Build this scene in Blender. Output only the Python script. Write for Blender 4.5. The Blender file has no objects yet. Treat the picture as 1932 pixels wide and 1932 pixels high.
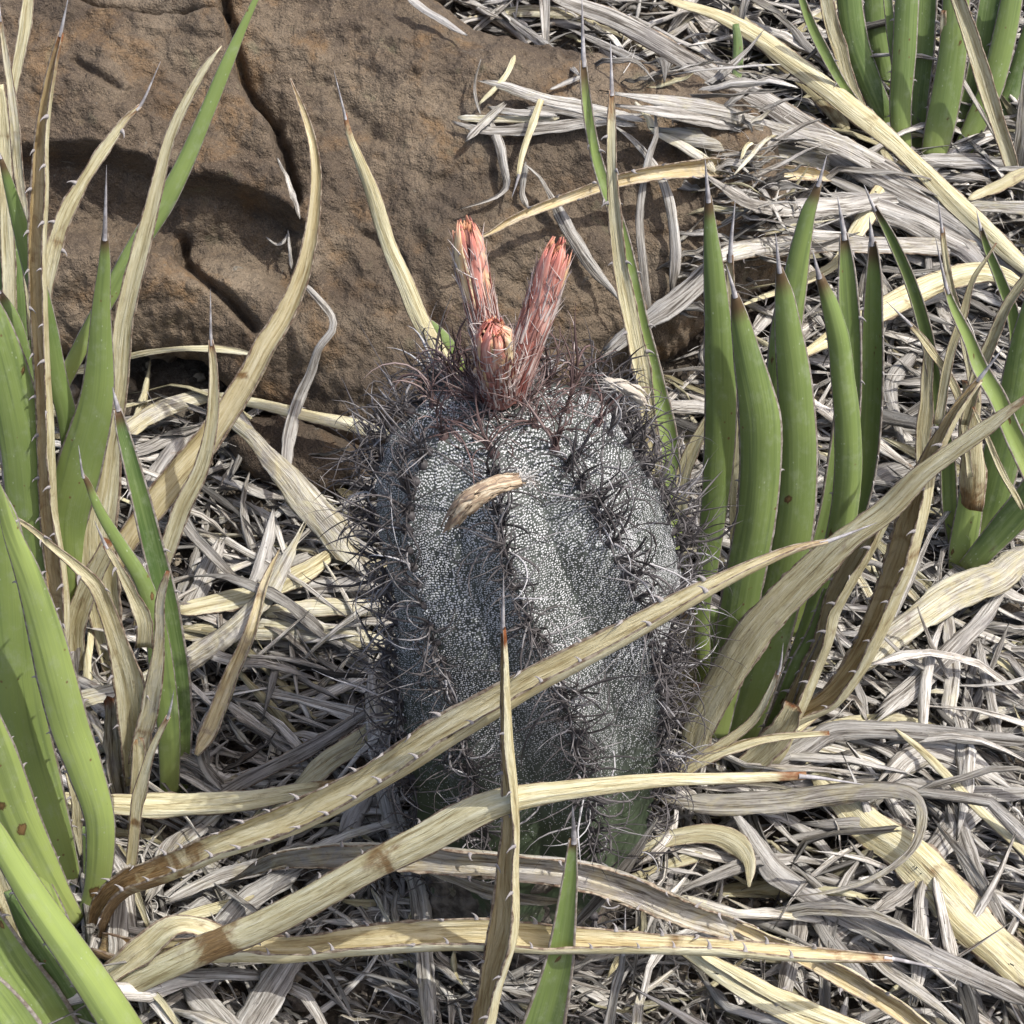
import bpy, math, random, numpy as np
from mathutils import Vector, Matrix, noise as mnoise
from mathutils.bvhtree import BVHTree
random.seed(7); np.random.seed(7)
rng = np.random.default_rng(11)
S = bpy.context.scene
COL = S.collection
R = math.radians
# ---------------------------------------------------------------- camera, world, sun, exposure
PITCH, FOV = R(36), R(30)
CAM = np.array([-0.0015, -0.640, 0.690])
cd = bpy.data.cameras.new('camera'); cam = bpy.data.objects.new('camera', cd); COL.objects.link(cam)
cam.location = CAM; cam.rotation_euler = (R(90) - PITCH, 0, 0)
cd.sensor_fit = 'HORIZONTAL'; cd.angle = FOV; cd.clip_start = 0.02; cd.clip_end = 200
S.camera = cam
SUN_DIR = np.array([0.50, -0.30, 0.95]); SUN_DIR /= np.linalg.norm(SUN_DIR)      # towards the sun
w = bpy.data.worlds.new('World'); S.world = w; w.use_nodes = True
wn = w.node_tree; bg = wn.nodes['Background']
sky = wn.nodes.new('ShaderNodeTexSky'); sky.sky_type = 'NISHITA'; sky.sun_disc = False
sky.sun_elevation = math.asin(SUN_DIR[2]); sky.sun_rotation = math.atan2(SUN_DIR[0], SUN_DIR[1])
wn.links.new(sky.outputs[0], bg.inputs[0]); bg.inputs[1].default_value = 0.15
sky.air_density = .6; sky.dust_density = 3.0; sky.ozone_density = .3
sl = bpy.data.lights.new('sun', 'SUN'); sun = bpy.data.objects.new('sun', sl); COL.objects.link(sun)
sl.energy = 2.4; sl.angle = R(0.6); sl.color = (1, 0.985, 0.955)
sun.rotation_euler = Vector(SUN_DIR).to_track_quat('Z', 'Y').to_euler()
S.view_settings.view_transform = 'Standard'; S.view_settings.look = 'None'
S.view_settings.exposure = 0.90; S.view_settings.gamma = 1.0; S.view_settings.use_curve_mapping = False
# ---------------------------------------------------------------- from a place in the picture to a place in the world
FWD = np.array([0, math.cos(PITCH), -math.sin(PITCH)]); UPV = np.array([0, math.sin(PITCH), math.cos(PITCH)])
RGT = np.array([1.0, 0, 0]); TF = math.tan(FOV / 2)
def ray(x, y):                                  # x, y on a picture 1932 wide
    d = FWD + RGT * ((x - 966) / 966 * TF) + UPV * ((966 - y) / 966 * TF)
    return d
def gz0(x, y):                                  # the slope the plants stand on
    y = np.asarray(y, float)
    a = 0.20 * y
    t = np.clip((y - 0.08) / 0.35, 0, None)
    return a + 0.35 * (0.30 * (np.sqrt(t * t + 0.15) - math.sqrt(0.15))) * np.clip(t * 3, 0, 1)
def ghit(x, y):
    d = ray(x, y); lo, hi = 0.2, 6.0
    for _ in range(50):
        m = (lo + hi) / 2; p = CAM + d * m
        if p[2] > gz0(p[0], p[1]): lo = m
        else: hi = m
    return CAM + d * lo
def at_y(x, y, Y):
    d = ray(x, y); return CAM + d * ((Y - CAM[1]) / d[1])
def px2m(P):                                    # metres per picture unit at P
    return float(np.dot(P - CAM, FWD)) * TF / 966
# ---------------------------------------------------------------- materials
class G:                                        # tiny helper for node graphs
    def __init__(s, name):
        s.m = bpy.data.materials.new(name); s.m.use_nodes = True; s.t = s.m.node_tree
        s.b = s.t.nodes['Principled BSDF']
    def put(s, sock, v):
        if isinstance(v, bpy.types.NodeSocket): s.t.links.new(v, sock)
        elif v is not None:
            if hasattr(sock.default_value, '__len__') and not hasattr(v, '__len__'): v = (v,) * len(sock.default_value)
            if sock.type == 'RGBA' and len(v) == 3: v = (*v, 1)
            sock.default_value = v
    def n(s, typ, ins=(), out=0, **kw):
        nd = s.t.nodes.new(typ)
        for k, v in kw.items(): setattr(nd, k, v)
        for k, v in (ins.items() if isinstance(ins, dict) else enumerate(ins)):
            s.put(nd.inputs[k], v)
        return nd.outputs[out]
    def math(s, op, a, b=0.0, c=None): return s.n('ShaderNodeMath', [a, b] if c is None else [a, b, c], operation=op)
    def mix(s, f, a, b, mode='MIX'):
        nd = s.t.nodes.new('ShaderNodeMix'); nd.data_type = 'RGBA'; nd.blend_type = mode
        s.put(nd.inputs[0], f); s.put(nd.inputs[6], a); s.put(nd.inputs[7], b); return nd.outputs[2]
    def attr(s, name): return s.n('ShaderNodeAttribute', attribute_name=name, out=2)
    def noise(s, vec, scale, detail=3, rough=.55, dist=0, out=0): return s.n('ShaderNodeTexNoise', {'Vector': vec, 'Scale': scale, 'Detail': detail, 'Roughness': rough, 'Distortion': dist}, out=out)
    def ramp(s, f, stops, out=0):
        nd = s.t.nodes.new('ShaderNodeValToRGB'); r = nd.color_ramp
        while len(r.elements) < len(stops): r.elements.new(.5)
        for e, (p, c) in zip(r.elements, stops):
            e.position = p; e.color = (*(c if hasattr(c, '__len__') else (c,) * 3), 1)
        s.put(nd.inputs[0], f); return nd.outputs[out]
    def smooth(s, f, a, b): return s.n('ShaderNodeMapRange', [f, a, b, 0.0, 1.0], interpolation_type='SMOOTHSTEP')
    def bump(s, h, strength, dist): s.t.links.new(s.n('ShaderNodeBump', {'Height': h, 'Strength': strength, 'Distance': dist}), s.b.inputs['Normal'])
    def end(s, col, rough=.7, spec=.3):
        s.put(s.b.inputs['Base Color'], col); s.put(s.b.inputs['Roughness'], rough); s.put(s.b.inputs['Specular IOR Level'], spec); return s.m

def uvseed(g, su, sv):                          # leaf coordinates: along in metres * su, across in metres * sv, shifted per leaf
    x = g.n('ShaderNodeSeparateXYZ', [g.n('ShaderNodeUVMap', uv_map='UVMap')]); nd = x.node
    sd = g.attr('seed')
    return g.n('ShaderNodeCombineXYZ', [g.math('MULTIPLY_ADD', nd.outputs[0], su, g.math('MULTIPLY', sd, 17.3)),
                                        g.math('MULTIPLY_ADD', nd.outputs[1], sv, g.math('MULTIPLY', sd, 5.1)), sd])
def dry_material():
    g = G('dry_leaf_fibre')
    st = g.noise(uvseed(g, 30, 850), 1.0, 4, .62, .7)
    fine = g.noise(uvseed(g, 130, 2600), 1.0, 3, .7, .3)
    low = g.noise(uvseed(g, 30, 60), 1.0, 3, .6, .4)
    low2 = g.noise(uvseed(g, 75, 150), 1.0, 4, .65, .8)
    band = g.noise(uvseed(g, 12, 330), 1.0, 2, .5, .5)
    s2 = g.math('MULTIPLY_ADD', g.math('SUBTRACT', fine, .5), .45, g.math('MULTIPLY_ADD', g.math('SUBTRACT', band, .5), .55, st))
    cream = g.ramp(s2, [(.24, (.24, .185, .09)), (.38, (.47, .405, .225)), (.52, (.63, .575, .36)), (.74, (.77, .735, .54))])
    cream = g.mix(g.math('MULTIPLY', g.smooth(low, .45, .70), .75), cream, g.mix(.6, cream, (.48, .40, .20)))
    cream = g.mix(g.attr('inn'), cream, g.mix(g.smooth(st, .35, .65), (.36, .21, .075), (.60, .42, .18)))
    grey = g.ramp(s2, [(.28, (.065, .054, .043)), (.41, (.255, .228, .19)), (.53, (.475, .445, .39)), (.74, (.74, .71, .645))])
    grey = g.mix(g.smooth(low, .48, .72), grey, g.mix(.55, grey, (.30, .285, .275)))
    tint = g.math('ADD', g.attr('tint'), g.math('MULTIPLY', g.math('SUBTRACT', low2, .5), .9))
    col = g.mix(g.smooth(tint, .25, .75), cream, grey)
    bl = g.math('ADD', low2, g.attr('blotch'))
    bl = g.math('ADD', bl, g.math('MULTIPLY', g.math('SUBTRACT', st, .5), .35))
    col = g.mix(g.math('MULTIPLY', g.smooth(bl, .68, 1.02), .88), col, g.mix(g.smooth(fine, .4, .6), (.12, .055, .016), (.23, .125, .042)))
    t = g.attr('t')
    rust = g.math('MULTIPLY', g.smooth(g.math('ADD', t, g.math('MULTIPLY', g.math('SUBTRACT', low2, .5), .22)), .915, 1.02), g.attr('rust'))
    col = g.mix(rust, col, (.19, .065, .022))
    col = g.mix(1.0, col, g.n('ShaderNodeCombineXYZ', [g.attr('val')] * 3), 'MULTIPLY')
    dirt = g.noise(uvseed(g, 420, 700), 1.0, 3, .7)
    col = g.mix(g.math('MULTIPLY', g.smooth(dirt, .60, .74), g.math('MULTIPLY_ADD', g.attr('tint'), .5, .12)), col, (.05, .042, .036))
    cre = g.noise(uvseed(g, 330, 70), 1.0, 2, .6, .6)
    g.bump(g.math('ADD', s2, g.math('MULTIPLY', g.smooth(cre, .62, .78), .05)), 1.0, .0012)
    return g.end(col, .72, .22)
def green_material():
    g = G('agave_green')
    low = g.noise(uvseed(g, 25, 40), 1.0, 3, .5, .2)
    st = g.noise(uvseed(g, 14, 700), 1.0, 3, .6, .2)
    hue = g.math('ADD', g.attr('hue'), g.math('MULTIPLY', g.math('SUBTRACT', low, .5), .5))
    col = g.mix(g.n('ShaderNodeClamp', [hue]), (.062, .108, .030), (.345, .425, .120))
    col = g.mix(g.math('MULTIPLY', g.smooth(st, .40, .68), .38), col, (.21, .27, .10))
    stripe = g.noise(uvseed(g, 5, 260), 1.0, 2, .6)
    col = g.mix(g.math('MULTIPLY', g.smooth(stripe, .52, .64), .40), col, (.058, .092, .034))
    dust = g.noise(uvseed(g, 90, 160), 1.0, 4, .7)
    col = g.mix(g.math('MULTIPLY', g.smooth(dust, .50, .74), .28), col, (.34, .38, .26))
    t = g.attr('t')
    col = g.mix(g.math('MULTIPLY', g.smooth(t, .30, 0.0), .45), col, (.33, .37, .11))
    sp = g.n('ShaderNodeTexVoronoi', {'Vector': uvseed(g, 150, 230), 'Scale': 1.0})
    pick = g.noise(uvseed(g, 150, 230), .35, 0, .5)
    spot = g.math('MULTIPLY', g.smooth(sp, .16, .06), g.smooth(pick, .60, .66))
    col = g.mix(g.math('MULTIPLY', spot, .85), col, (.14, .07, .03))
    sp2 = g.n('ShaderNodeTexVoronoi', {'Vector': uvseed(g, 260, 520), 'Scale': 1.0})
    pick2 = g.noise(uvseed(g, 260, 520), .37, 0, .5)
    col = g.mix(g.math('MULTIPLY', g.math('MULTIPLY', g.smooth(sp2, .22, .08), g.smooth(pick2, .60, .68)), .5), col, (.42, .47, .32))
    col = g.mix(g.math('MULTIPLY', g.smooth(g.math('ADD', t, g.math('MULTIPLY', low, .06)), g.math('SUBTRACT', 1.0, g.math('MULTIPLY', g.attr('brown'), .03)), 1.012), g.math('MULTIPLY', g.attr('brown'), .9)), col, (.085, .042, .024))
    sc = g.math('ADD', g.attr('scar'), g.math('MULTIPLY', g.math('SUBTRACT', dust, .5), 1.5))
    col = g.mix(g.math('MULTIPLY', g.smooth(sc, .40, .62), .9), col, g.mix(g.smooth(sc, .6, .9), (.085, .036, .015), (.20, .105, .045)))
    g.bump(g.math('ADD', st, g.math('MULTIPLY', low, 3)), .35, .0006)
    return g.end(col, .55, .32)
def plain(name, c1, c2, scale, rough=.7, spec=.3, bump=.3, dist=.0006):
    g = G(name); o = g.n('ShaderNodeTexCoord', out=3)
    f = g.noise(o, scale, 4, .6)
    if bump: g.bump(f, bump, dist)
    return g.end(g.mix(g.smooth(f, .35, .68), c1, c2), rough, spec)
def attr_mix(name, c1, c2, c3, rough=.6, spec=.3):    # thin pieces: each one its own shade by its "val"
    g = G(name); v = g.attr('val')
    col = g.ramp(v, [(0, c1), (.5, c2), (1, c3)])
    return g.end(col, rough, spec)
def rock_material():
    g = G('sandstone'); o = g.n('ShaderNodeTexCoord', out=3)
    a = g.noise(o, 14, 6, .62, .4); b = g.noise(o, 95, 5, .7); c = g.noise(o, 420, 3, .7); d = g.noise(o, 33, 5, .65, .3)
    col = g.ramp(a, [(.30, (.076, .055, .038)), (.45, (.128, .096, .065)), (.60, (.185, .143, .098)), (.75, (.225, .182, .130))])
    col = g.mix(g.math('MULTIPLY', g.smooth(d, .50, .68), .65), col, (.205, .122, .055))
    col = g.mix(g.math('MULTIPLY', g.smooth(b, .52, .70), .62), col, (.065, .052, .04))
    col = g.mix(g.math('MULTIPLY', g.smooth(c, .58, .74), .55), col, (.05, .042, .034))
    col = g.mix(g.math('MULTIPLY', g.smooth(c, .42, .28), .35), col, (.33, .26, .175))
    gr = g.noise(o, 50, 3, .6); e = g.noise(o, 1050, 2, .8); f2 = g.noise(o, 26, 5, .7, .6)
    col = g.mix(g.math('MULTIPLY', g.smooth(f2, .50, .66), .55), col, (.060, .046, .036))
    col = g.mix(g.math('MULTIPLY', g.smooth(e, .56, .68), .38), col, (.33, .26, .18))
    col = g.mix(g.math('MULTIPLY', g.smooth(e, .44, .33), .55), col, (.034, .027, .022))
    big = g.noise(o, 7.5, 5, .6, .5)
    col = g.mix(g.math('MULTIPLY', g.smooth(big, .46, .62), .50), col, (.050, .038, .029))
    col = g.mix(g.math('MULTIPLY', g.smooth(gr, .62, .76), .35), col, (.155, .155, .09))
    li = g.noise(o, 62, 4, .7, .6)
    col = g.mix(g.math('MULTIPLY', g.smooth(li, .66, .74), .55), col, (.23, .225, .19))
    h = g.math('ADD', g.math('MULTIPLY', b, .9), g.math('MULTIPLY', c, .40))
    g.bump(h, 1.0, .006)
    return g.end(col, .88, .2)
def soil_material():
    g = G('dark_soil'); o = g.n('ShaderNodeTexCoord', out=3)
    a = g.noise(o, 60, 6, .68); b = g.noise(o, 300, 4, .7)
    col = g.ramp(a, [(.32, (.045, .036, .028)), (.52, (.10, .082, .062)), (.70, (.19, .16, .12))])
    col = g.mix(g.math('MULTIPLY', g.smooth(b, .55, .7), .6), col, (.28, .25, .20))
    g.bump(g.math('ADD', a, b), .9, .004)
    return g.end(col, .95, .1)
def skin_material():
    g = G('cactus_skin'); o = g.n('ShaderNodeTexCoord', out=3)
    a = g.noise(o, 60, 4, .6); b = g.noise(o, 420, 2, .6)
    t = g.attr('t')
    col = g.mix(g.smooth(a, .35, .7), (.046, .052, .045), (.090, .100, .086))
    col = g.mix(g.math('MULTIPLY', g.smooth(t, .55, .25), .8), col, (.048, .070, .030))
    old = g.smooth(g.math('ADD', t, g.math('MULTIPLY', g.math('SUBTRACT', a, .5), .40)), .16, .02)
    col = g.mix(old, col, g.mix(g.smooth(b, .4, .6), (.11, .075, .06), (.20, .165, .14)))
    g.bump(g.math('ADD', b, g.math('MULTIPLY', a, 2)), .4, .0008)
    return g.end(col, .6, .3)
M = dict(
    dry=dry_material(), green=green_material(), rock=rock_material(), soil=soil_material(), skin=skin_material(),
    margin=plain('horny_margin', (.16, .13, .10), (.32, .29, .25), 300, .6),
    margin_dry=plain('dry_margin', (.13, .085, .055), (.36, .30, .22), 300, .7),
    spine=plain('grey_spine', (.22, .205, .20), (.46, .44, .43), 220, .55),
    tooth=plain('tooth_horn', (.20, .18, .17), (.40, .37, .35), 500, .55),
    fleck=plain('white_fleck', (.43, .43, .42), (.66, .66, .645), 260, .8, .2, 0),
    areole=attr_mix('cactus_spine', (.030, .026, .026), (.125, .112, .108), (.46, .445, .44), .55),
    red=attr_mix('young_spine', (.050, .030, .028), (.155, .100, .088), (.44, .36, .33), .55),
    wool=plain('areole_wool', (.10, .085, .075), (.30, .27, .24), 900, .95),
    petal=None, scale=attr_mix('flower_scale', (.20, .065, .05), (.36, .20, .16), (.60, .52, .46), .7),
    fluff=attr_mix('flower_down', (.22, .15, .135), (.42, .34, .31), (.66, .60, .56), .8),
    tan=None, fibre=attr_mix('plant_fibre', (.12, .10, .085), (.34, .31, .27), (.62, .59, .54), .8),
    stone=plain('pale_clod', (.13, .105, .078), (.32, .27, .20), 90, .95, .1, .7, .004),
    cork=plain('corky_skin', (.055, .046, .038), (.17, .148, .122), 120, .9, .1, .9, .004),
    rot=plain('rotted_base', (.20, .075, .02), (.52, .36, .19), 130, .9, .1, .8, .003),
)
def petal_material():
    g = G('salmon_petal')
    st = g.noise(uvseed(g, 60, 900), 1.0, 3, .6, .3); low = g.noise(uvseed(g, 120, 240), 1, 3, .6)
    t = g.attr('t'); v = g.attr('val')
    pink = g.ramp(st, [(.3, (.37, .12, .09)), (.5, (.54, .25, .195)), (.7, (.70, .48, .40))])
    cream = g.ramp(st, [(.3, (.56, .34, .16)), (.55, (.72, .58, .34)), (.7, (.78, .68, .50))])
    col = g.mix(g.smooth(g.math('ADD', v, g.math('MULTIPLY', g.math('SUBTRACT', low, .5), .8)), .42, .72), pink, cream)
    col = g.mix(g.math('MULTIPLY', g.smooth(t, .35, .0), .8), col, (.30, .085, .06))
    col = g.mix(g.math('MULTIPLY', g.smooth(t, .82, 1.0), .6), col, (.66, .20, .15))
    g.bump(st, .6, .0006); g.b.inputs['Subsurface Weight'].default_value = .12; g.b.inputs['Subsurface Radius'].default_value = (.003, .0015, .001)
    return g.end(col, .55, .35)
def tan_material(name='tan_scale', pale=0.):
    g = G(name)
    st = g.noise(uvseed(g, 60, 1500), 1.0, 3, .6, .3); low = g.noise(uvseed(g, 160, 300), 1, 3, .6)
    col = g.ramp(g.math('ADD', g.math('MULTIPLY', st, .6), g.math('MULTIPLY', low, .4)), [(.36, (.10, .055, .03)), (.47, (.27, .165, .085)), (.56, (.46, .36, .22)), (.66, (.62, .56, .44))])
    col = g.mix(pale, col, (.62, .585, .50)); g.bump(st, .7, .0005)
    return g.end(col, .7, .25)
M['stamen'] = attr_mix('stamen', (.55, .22, .12), (.66, .36, .20), (.70, .52, .34), .6)
M['petal'] = petal_material(); M['tan'] = tan_material('tan_scale', .15); M['pale'] = tan_material('pale_scale', .65)
# ---------------------------------------------------------------- mesh helpers
def mesh(name, V, Q, mats, attrs=None, uv=None, mi=None):
    V = np.asarray(V, np.float32); Q = np.asarray(Q, np.int32)
    me = bpy.data.meshes.new(name); k = Q.shape[1]
    me.vertices.add(len(V)); me.loops.add(Q.size); me.polygons.add(len(Q))
    me.vertices.foreach_set('co', V.ravel()); me.loops.foreach_set('vertex_index', Q.ravel())
    me.polygons.foreach_set('loop_start', np.arange(0, Q.size, k, dtype=np.int32))
    me.polygons.foreach_set('use_smooth', np.ones(len(Q), bool))
    for m in mats: me.materials.append(m)
    if mi is not None: me.polygons.foreach_set('material_index', np.asarray(mi, np.int32))
    if uv is not None:
        u = me.uv_layers.new(name='UVMap'); u.data.foreach_set('uv', np.asarray(uv, np.float32)[Q.ravel()].ravel())
    for a, v in (attrs or {}).items():
        at = me.attributes.new(a, 'FLOAT', 'POINT')
        at.data.foreach_set('value', np.broadcast_to(np.asarray(v, np.float32), (len(V),)).copy())
    me.update(calc_edges=True); me.validate()
    return me
def link(name, me, parent=None, label=None, cat=None, group=None, kind=None, loc=None):
    o = bpy.data.objects.new(name, me); COL.objects.link(o)
    if parent is not None: o.parent = parent; o.location = -np.array(parent.location) if parent.parent is None else (0, 0, 0)
    for k, v in (('label', label), ('category', cat), ('group', group), ('kind', kind)):
        if v: o[k] = v
    return o
def empty(name, loc, label, cat, group=None):
    o = bpy.data.objects.new(name, None); COL.objects.link(o); o.location = loc; o.empty_display_size = .01
    o['label'] = label; o['category'] = cat
    if group: o['group'] = group
    return o
def norm(a): return a / np.maximum(np.linalg.norm(a, axis=-1, keepdims=True), 1e-12)
def catmull(P, n):
    P = np.asarray(P, float)
    d = np.r_[0, np.cumsum(np.maximum(np.linalg.norm(np.diff(P[:, :3], axis=0), axis=1), 1e-9))]
    t = np.linspace(0, d[-1], n); E = np.vstack([2 * P[0] - P[1], P, 2 * P[-1] - P[-2]])
    i = np.clip(np.searchsorted(d, t, side='right') - 1, 0, len(P) - 2)
    f = ((t - d[i]) / (d[i + 1] - d[i]))[:, None]
    p0, p1, p2, p3 = E[i], E[i + 1], E[i + 2], E[i + 3]
    r = .5 * (2 * p1 + (p2 - p0) * f + (2 * p0 - 5 * p1 + 4 * p2 - p3) * f * f + (3 * p1 - p0 - 3 * p2 + p3) * f ** 3)
    return r, t
def leaf_geo(P, W, Nr, m=7, phi=.5, sign=1, thick=.12, roll=0., off=0., wr=0., seed=0., tmin=.0004, flare=None):
    """A leaf from base to tip: P centre line, W widths, Nr the way its inner face looks; an arc in section, with a real thickness."""
    n = len(P); T = norm(np.gradient(P, axis=0)); Nn = norm(Nr - T * (Nr * T).sum(1, keepdims=True)); B = np.cross(T, Nn)
    ro = np.broadcast_to(np.asarray(roll, float), (n,))[:, None]
    Nn, B = Nn * np.cos(ro) + B * np.sin(ro), B * np.cos(ro) - Nn * np.sin(ro)
    s = np.sin(np.linspace(-1, 1, m) * math.pi / 2 * .93) / math.sin(math.pi / 2 * .93)
    ph = np.broadcast_to(np.asarray(phi, float), (n,))[:, None]
    a = (s[None] + off) * ph
    # chord kept equal to the asked width while the sheet is open
    k = (W / 2)[:, None] / np.where(ph > 1e-3, np.sin(np.minimum(ph, 1.45)), 1)
    X = np.where(ph > 1e-3, np.sin(a) * k, s[None] * k)
    Z = np.where(ph > 1e-3, (1 - np.cos(a)) * k, 0) * sign
    nx, nz = -np.sin(a) * sign, np.cos(a)
    r2 = np.random.default_rng(int(seed * 9973) + 5)
    if wr:
        u = np.linspace(0, 1, n)[:, None]
        for q in range(3):
            Z = Z + wr * W[:, None] * .5 * np.sin(s[None] * r2.uniform(3, 7) + r2.uniform(0, 6) + 2.2 * np.sin(u * r2.uniform(4, 12) + r2.uniform(0, 6))) * (1 - .55 * s[None] ** 2) / (q + 1)
        Wj = 1 + wr * .8 * np.interp(np.linspace(0, 1, n), np.linspace(0, 1, 9), r2.normal(0, .5, 9))[:, None]
        X = X * Wj + wr * W[:, None] * .22 * r2.normal(0, 1, (n, m)) * (np.abs(s) > .9)
    th = (thick * W[:, None] * (.25 + .75 * (1 - s[None] ** 2)) + tmin) * .5
    fray = np.zeros((n, m))
    if wr >= .1: fray[0] = -r2.random(m) * W.max() * 1.1; fray[-1] = r2.random(m) * W.max() * .9; fray[1] = fray[0] * .25; fray[-2] = fray[-1] * .25
    P = P[:, None] + T[:, None] * fray[..., None]; P_ = P
    top = P_ + B[:, None] * (X + nx * th)[..., None] + Nn[:, None] * (Z + nz * th)[..., None]
    bot = P_ + B[:, None] * (X - nx * th)[..., None] + Nn[:, None] * (Z - nz * th)[..., None]
    V = np.concatenate([top, bot[:, ::-1]], 1)                              # (n, 2m, 3)
    c = 2 * m
    i = np.arange(n - 1)[:, None] * c; j = np.arange(c)[None]; j2 = (j + 1) % c
    Q = np.stack([i + j, i + j2, i + c + j2, i + c + j], -1).reshape(-1, 4)
    edge = np.abs(.5 * (s[1:] + s[:-1])) > .93
    row = np.r_[edge, True, edge[::-1], True]
    mi = np.tile(row, n - 1).astype(int)
    cap = [[q, c - 1 - q, c - 2 - q, q + 1] for q in range(m - 1)]
    cap2 = [[(n - 1) * c + x for x in f[::-1]] for f in cap]
    Q = np.vstack([Q, cap, cap2]); mi = np.r_[mi, np.zeros(len(cap) * 2, int)]
    L = np.r_[0, np.cumsum(np.linalg.norm(np.diff(P[:, m // 2], axis=0), axis=1))]; L = L - L.min(); L = np.maximum.accumulate(L)
    sv = np.r_[s, s[::-1]]
    uv = np.stack([np.broadcast_to(L[:, None], (n, c)), sv[None] * (W / 2)[:, None] + np.r_[np.zeros(m), np.full(m, .37)][None]], -1).reshape(-1, 2)
    t = np.broadcast_to((L / L[-1])[:, None], (n, c)).reshape(-1)
    edges = ((V[:, 0] + V[:, c - 1]) / 2, (V[:, m - 1] + V[:, m]) / 2, norm(V[:, 0] - V[:, 1]), norm(V[:, m - 1] - V[:, m - 2]), T)
    return V.reshape(-1, 3), Q, uv, t, mi, edges
def tube_geo(P, Rd, sides=4, flat=1., Nr=None):
    n = len(P); T = norm(np.gradient(P, axis=0))
    ref = np.array([.31, .22, .92]) if Nr is None else Nr
    A = norm(np.cross(T, ref)); B = np.cross(T, A)
    an = np.arange(sides) / sides * 2 * math.pi
    V = P[:, None] + Rd[:, None, None] * (A[:, None] * np.cos(an)[None, :, None] + B[:, None] * np.sin(an)[None, :, None] * flat)
    i = np.arange(n - 1)[:, None] * sides; j = np.arange(sides)[None]; j2 = (j + 1) % sides
    return V.reshape(-1, 3), np.stack([i + j, i + j2, i + sides + j2, i + sides + j], -1).reshape(-1, 4)
class Bag:                                      # gathers many small pieces that make up ONE part
    def __init__(s): s.V, s.Q, s.A, s.U, s.n = [], [], {}, [], 0
    def add(s, V, Q, uv=None, **at):
        s.V.append(V); s.Q.append(Q + s.n); s.n += len(V)
        s.U.append(uv if uv is not None else np.zeros((len(V), 2)))
        for k, v in at.items(): s.A.setdefault(k, []).append(np.broadcast_to(np.asarray(v, float), (len(V),)))
    def mesh(s, name, mats): return mesh(name, np.vstack(s.V), np.vstack(s.Q), mats, {k: np.concatenate(v) for k, v in s.A.items()}, np.vstack(s.U))
# one hooked tooth, shared by every leaf: 1 unit tall along +Y, hooking along +X
_k = 6; _P = np.array([[0, -.15, 0], [.0, .25, 0], [.10, .6, 0], [.34, .92, 0], [.58, 1.02, 0]]); _r = np.array([.42, .26, .15, .08, .015])
_V, _Q = tube_geo(_P, _r, 5, 1, np.array([0, 0, 1.]))
_V[:, 2] *= .6
TOOTH = mesh('tooth', _V, _Q, [M['tooth']])
# ---------------------------------------------------------------- the ground
def fbm(x, y, z=0., sc=1., oct=4): return mnoise.fractal(Vector((x * sc, y * sc, z)), 1.0, 2.1, oct)
def grid_axis(a0, a1, fine, lo, hi):
    left = lo - np.geomspace(.02, lo - a0, 22); right = hi + np.geomspace(.02, a1 - hi, 22)
    return np.r_[left[::-1], np.arange(lo, hi, fine), right]
gx = grid_axis(-30, 30, .004, -.45, .45); gy = grid_axis(-8, 40, .004, -.25, .85)
XX, YY = np.meshgrid(gx, gy); ZZ = gz0(XX, np.minimum(YY, 3) + np.maximum(YY - 3, 0) * .15)
bumpz = np.array([fbm(x, y, 3., 28, 4) * .0045 + fbm(x, y, 9., 6, 2) * .008 for x, y in zip(XX.ravel(), YY.ravel())]).reshape(XX.shape)
near = (np.abs(XX) < .5) & (YY > -.3) & (YY < .9)
ZZ = ZZ + np.where(near, bumpz, bumpz * 2) - .006
nx_, ny_ = len(gx), len(gy)
i = (np.arange(ny_ - 1)[:, None] * nx_ + np.arange(nx_ - 1)[None]).ravel()
gq = np.stack([i, i + 1, i + nx_ + 1, i + nx_], -1)
gV = np.stack([XX.ravel(), YY.ravel(), ZZ.ravel()], -1)
link('ground', mesh('ground', gV, gq, [M['soil']]), kind='structure', label='dark soil slope under the leaf litter')
# ---------------------------------------------------------------- the boulder
def sst(a, b, x): t = np.clip((x - a) / (b - a), 0, 1); return t * t * (3 - 2 * t)
def seg_dist(px, py, pts):
    best = np.full(px.shape, 1e9); 
    for (x0, y0), (x1, y1) in zip(pts[:-1], pts[1:]):
        dx, dy = x1 - x0, y1 - y0; t = np.clip(((px - x0) * dx + (py - y0) * dy) / (dx * dx + dy * dy), 0, 1)
        best = np.minimum(best, np.hypot(px - x0 - t * dx, py - y0 - t * dy))
    return best
def inside_dist(px, py, poly):                  # > 0 inside
    ins = np.zeros(px.shape, bool); n = len(poly)
    for a in range(n):
        (x0, y0), (x1, y1) = poly[a], poly[(a + 1) % n]
        c = ((y0 > py) != (y1 > py)) & (px < (x1 - x0) * (py - y0) / ((y1 - y0) or 1e-9) + x0); ins ^= c
    d = seg_dist(px, py, list(poly) + [poly[0]])
    return np.where(ins, d, -d)
def rock_plane(alpha, yaw, anchor):
    nrm = np.array([-math.sin(yaw) * math.sin(alpha), -math.cos(yaw) * math.sin(alpha), math.cos(alpha)])
    P0 = ghit(*anchor) + np.array([0, 0, .004])
    return nrm, P0
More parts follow.
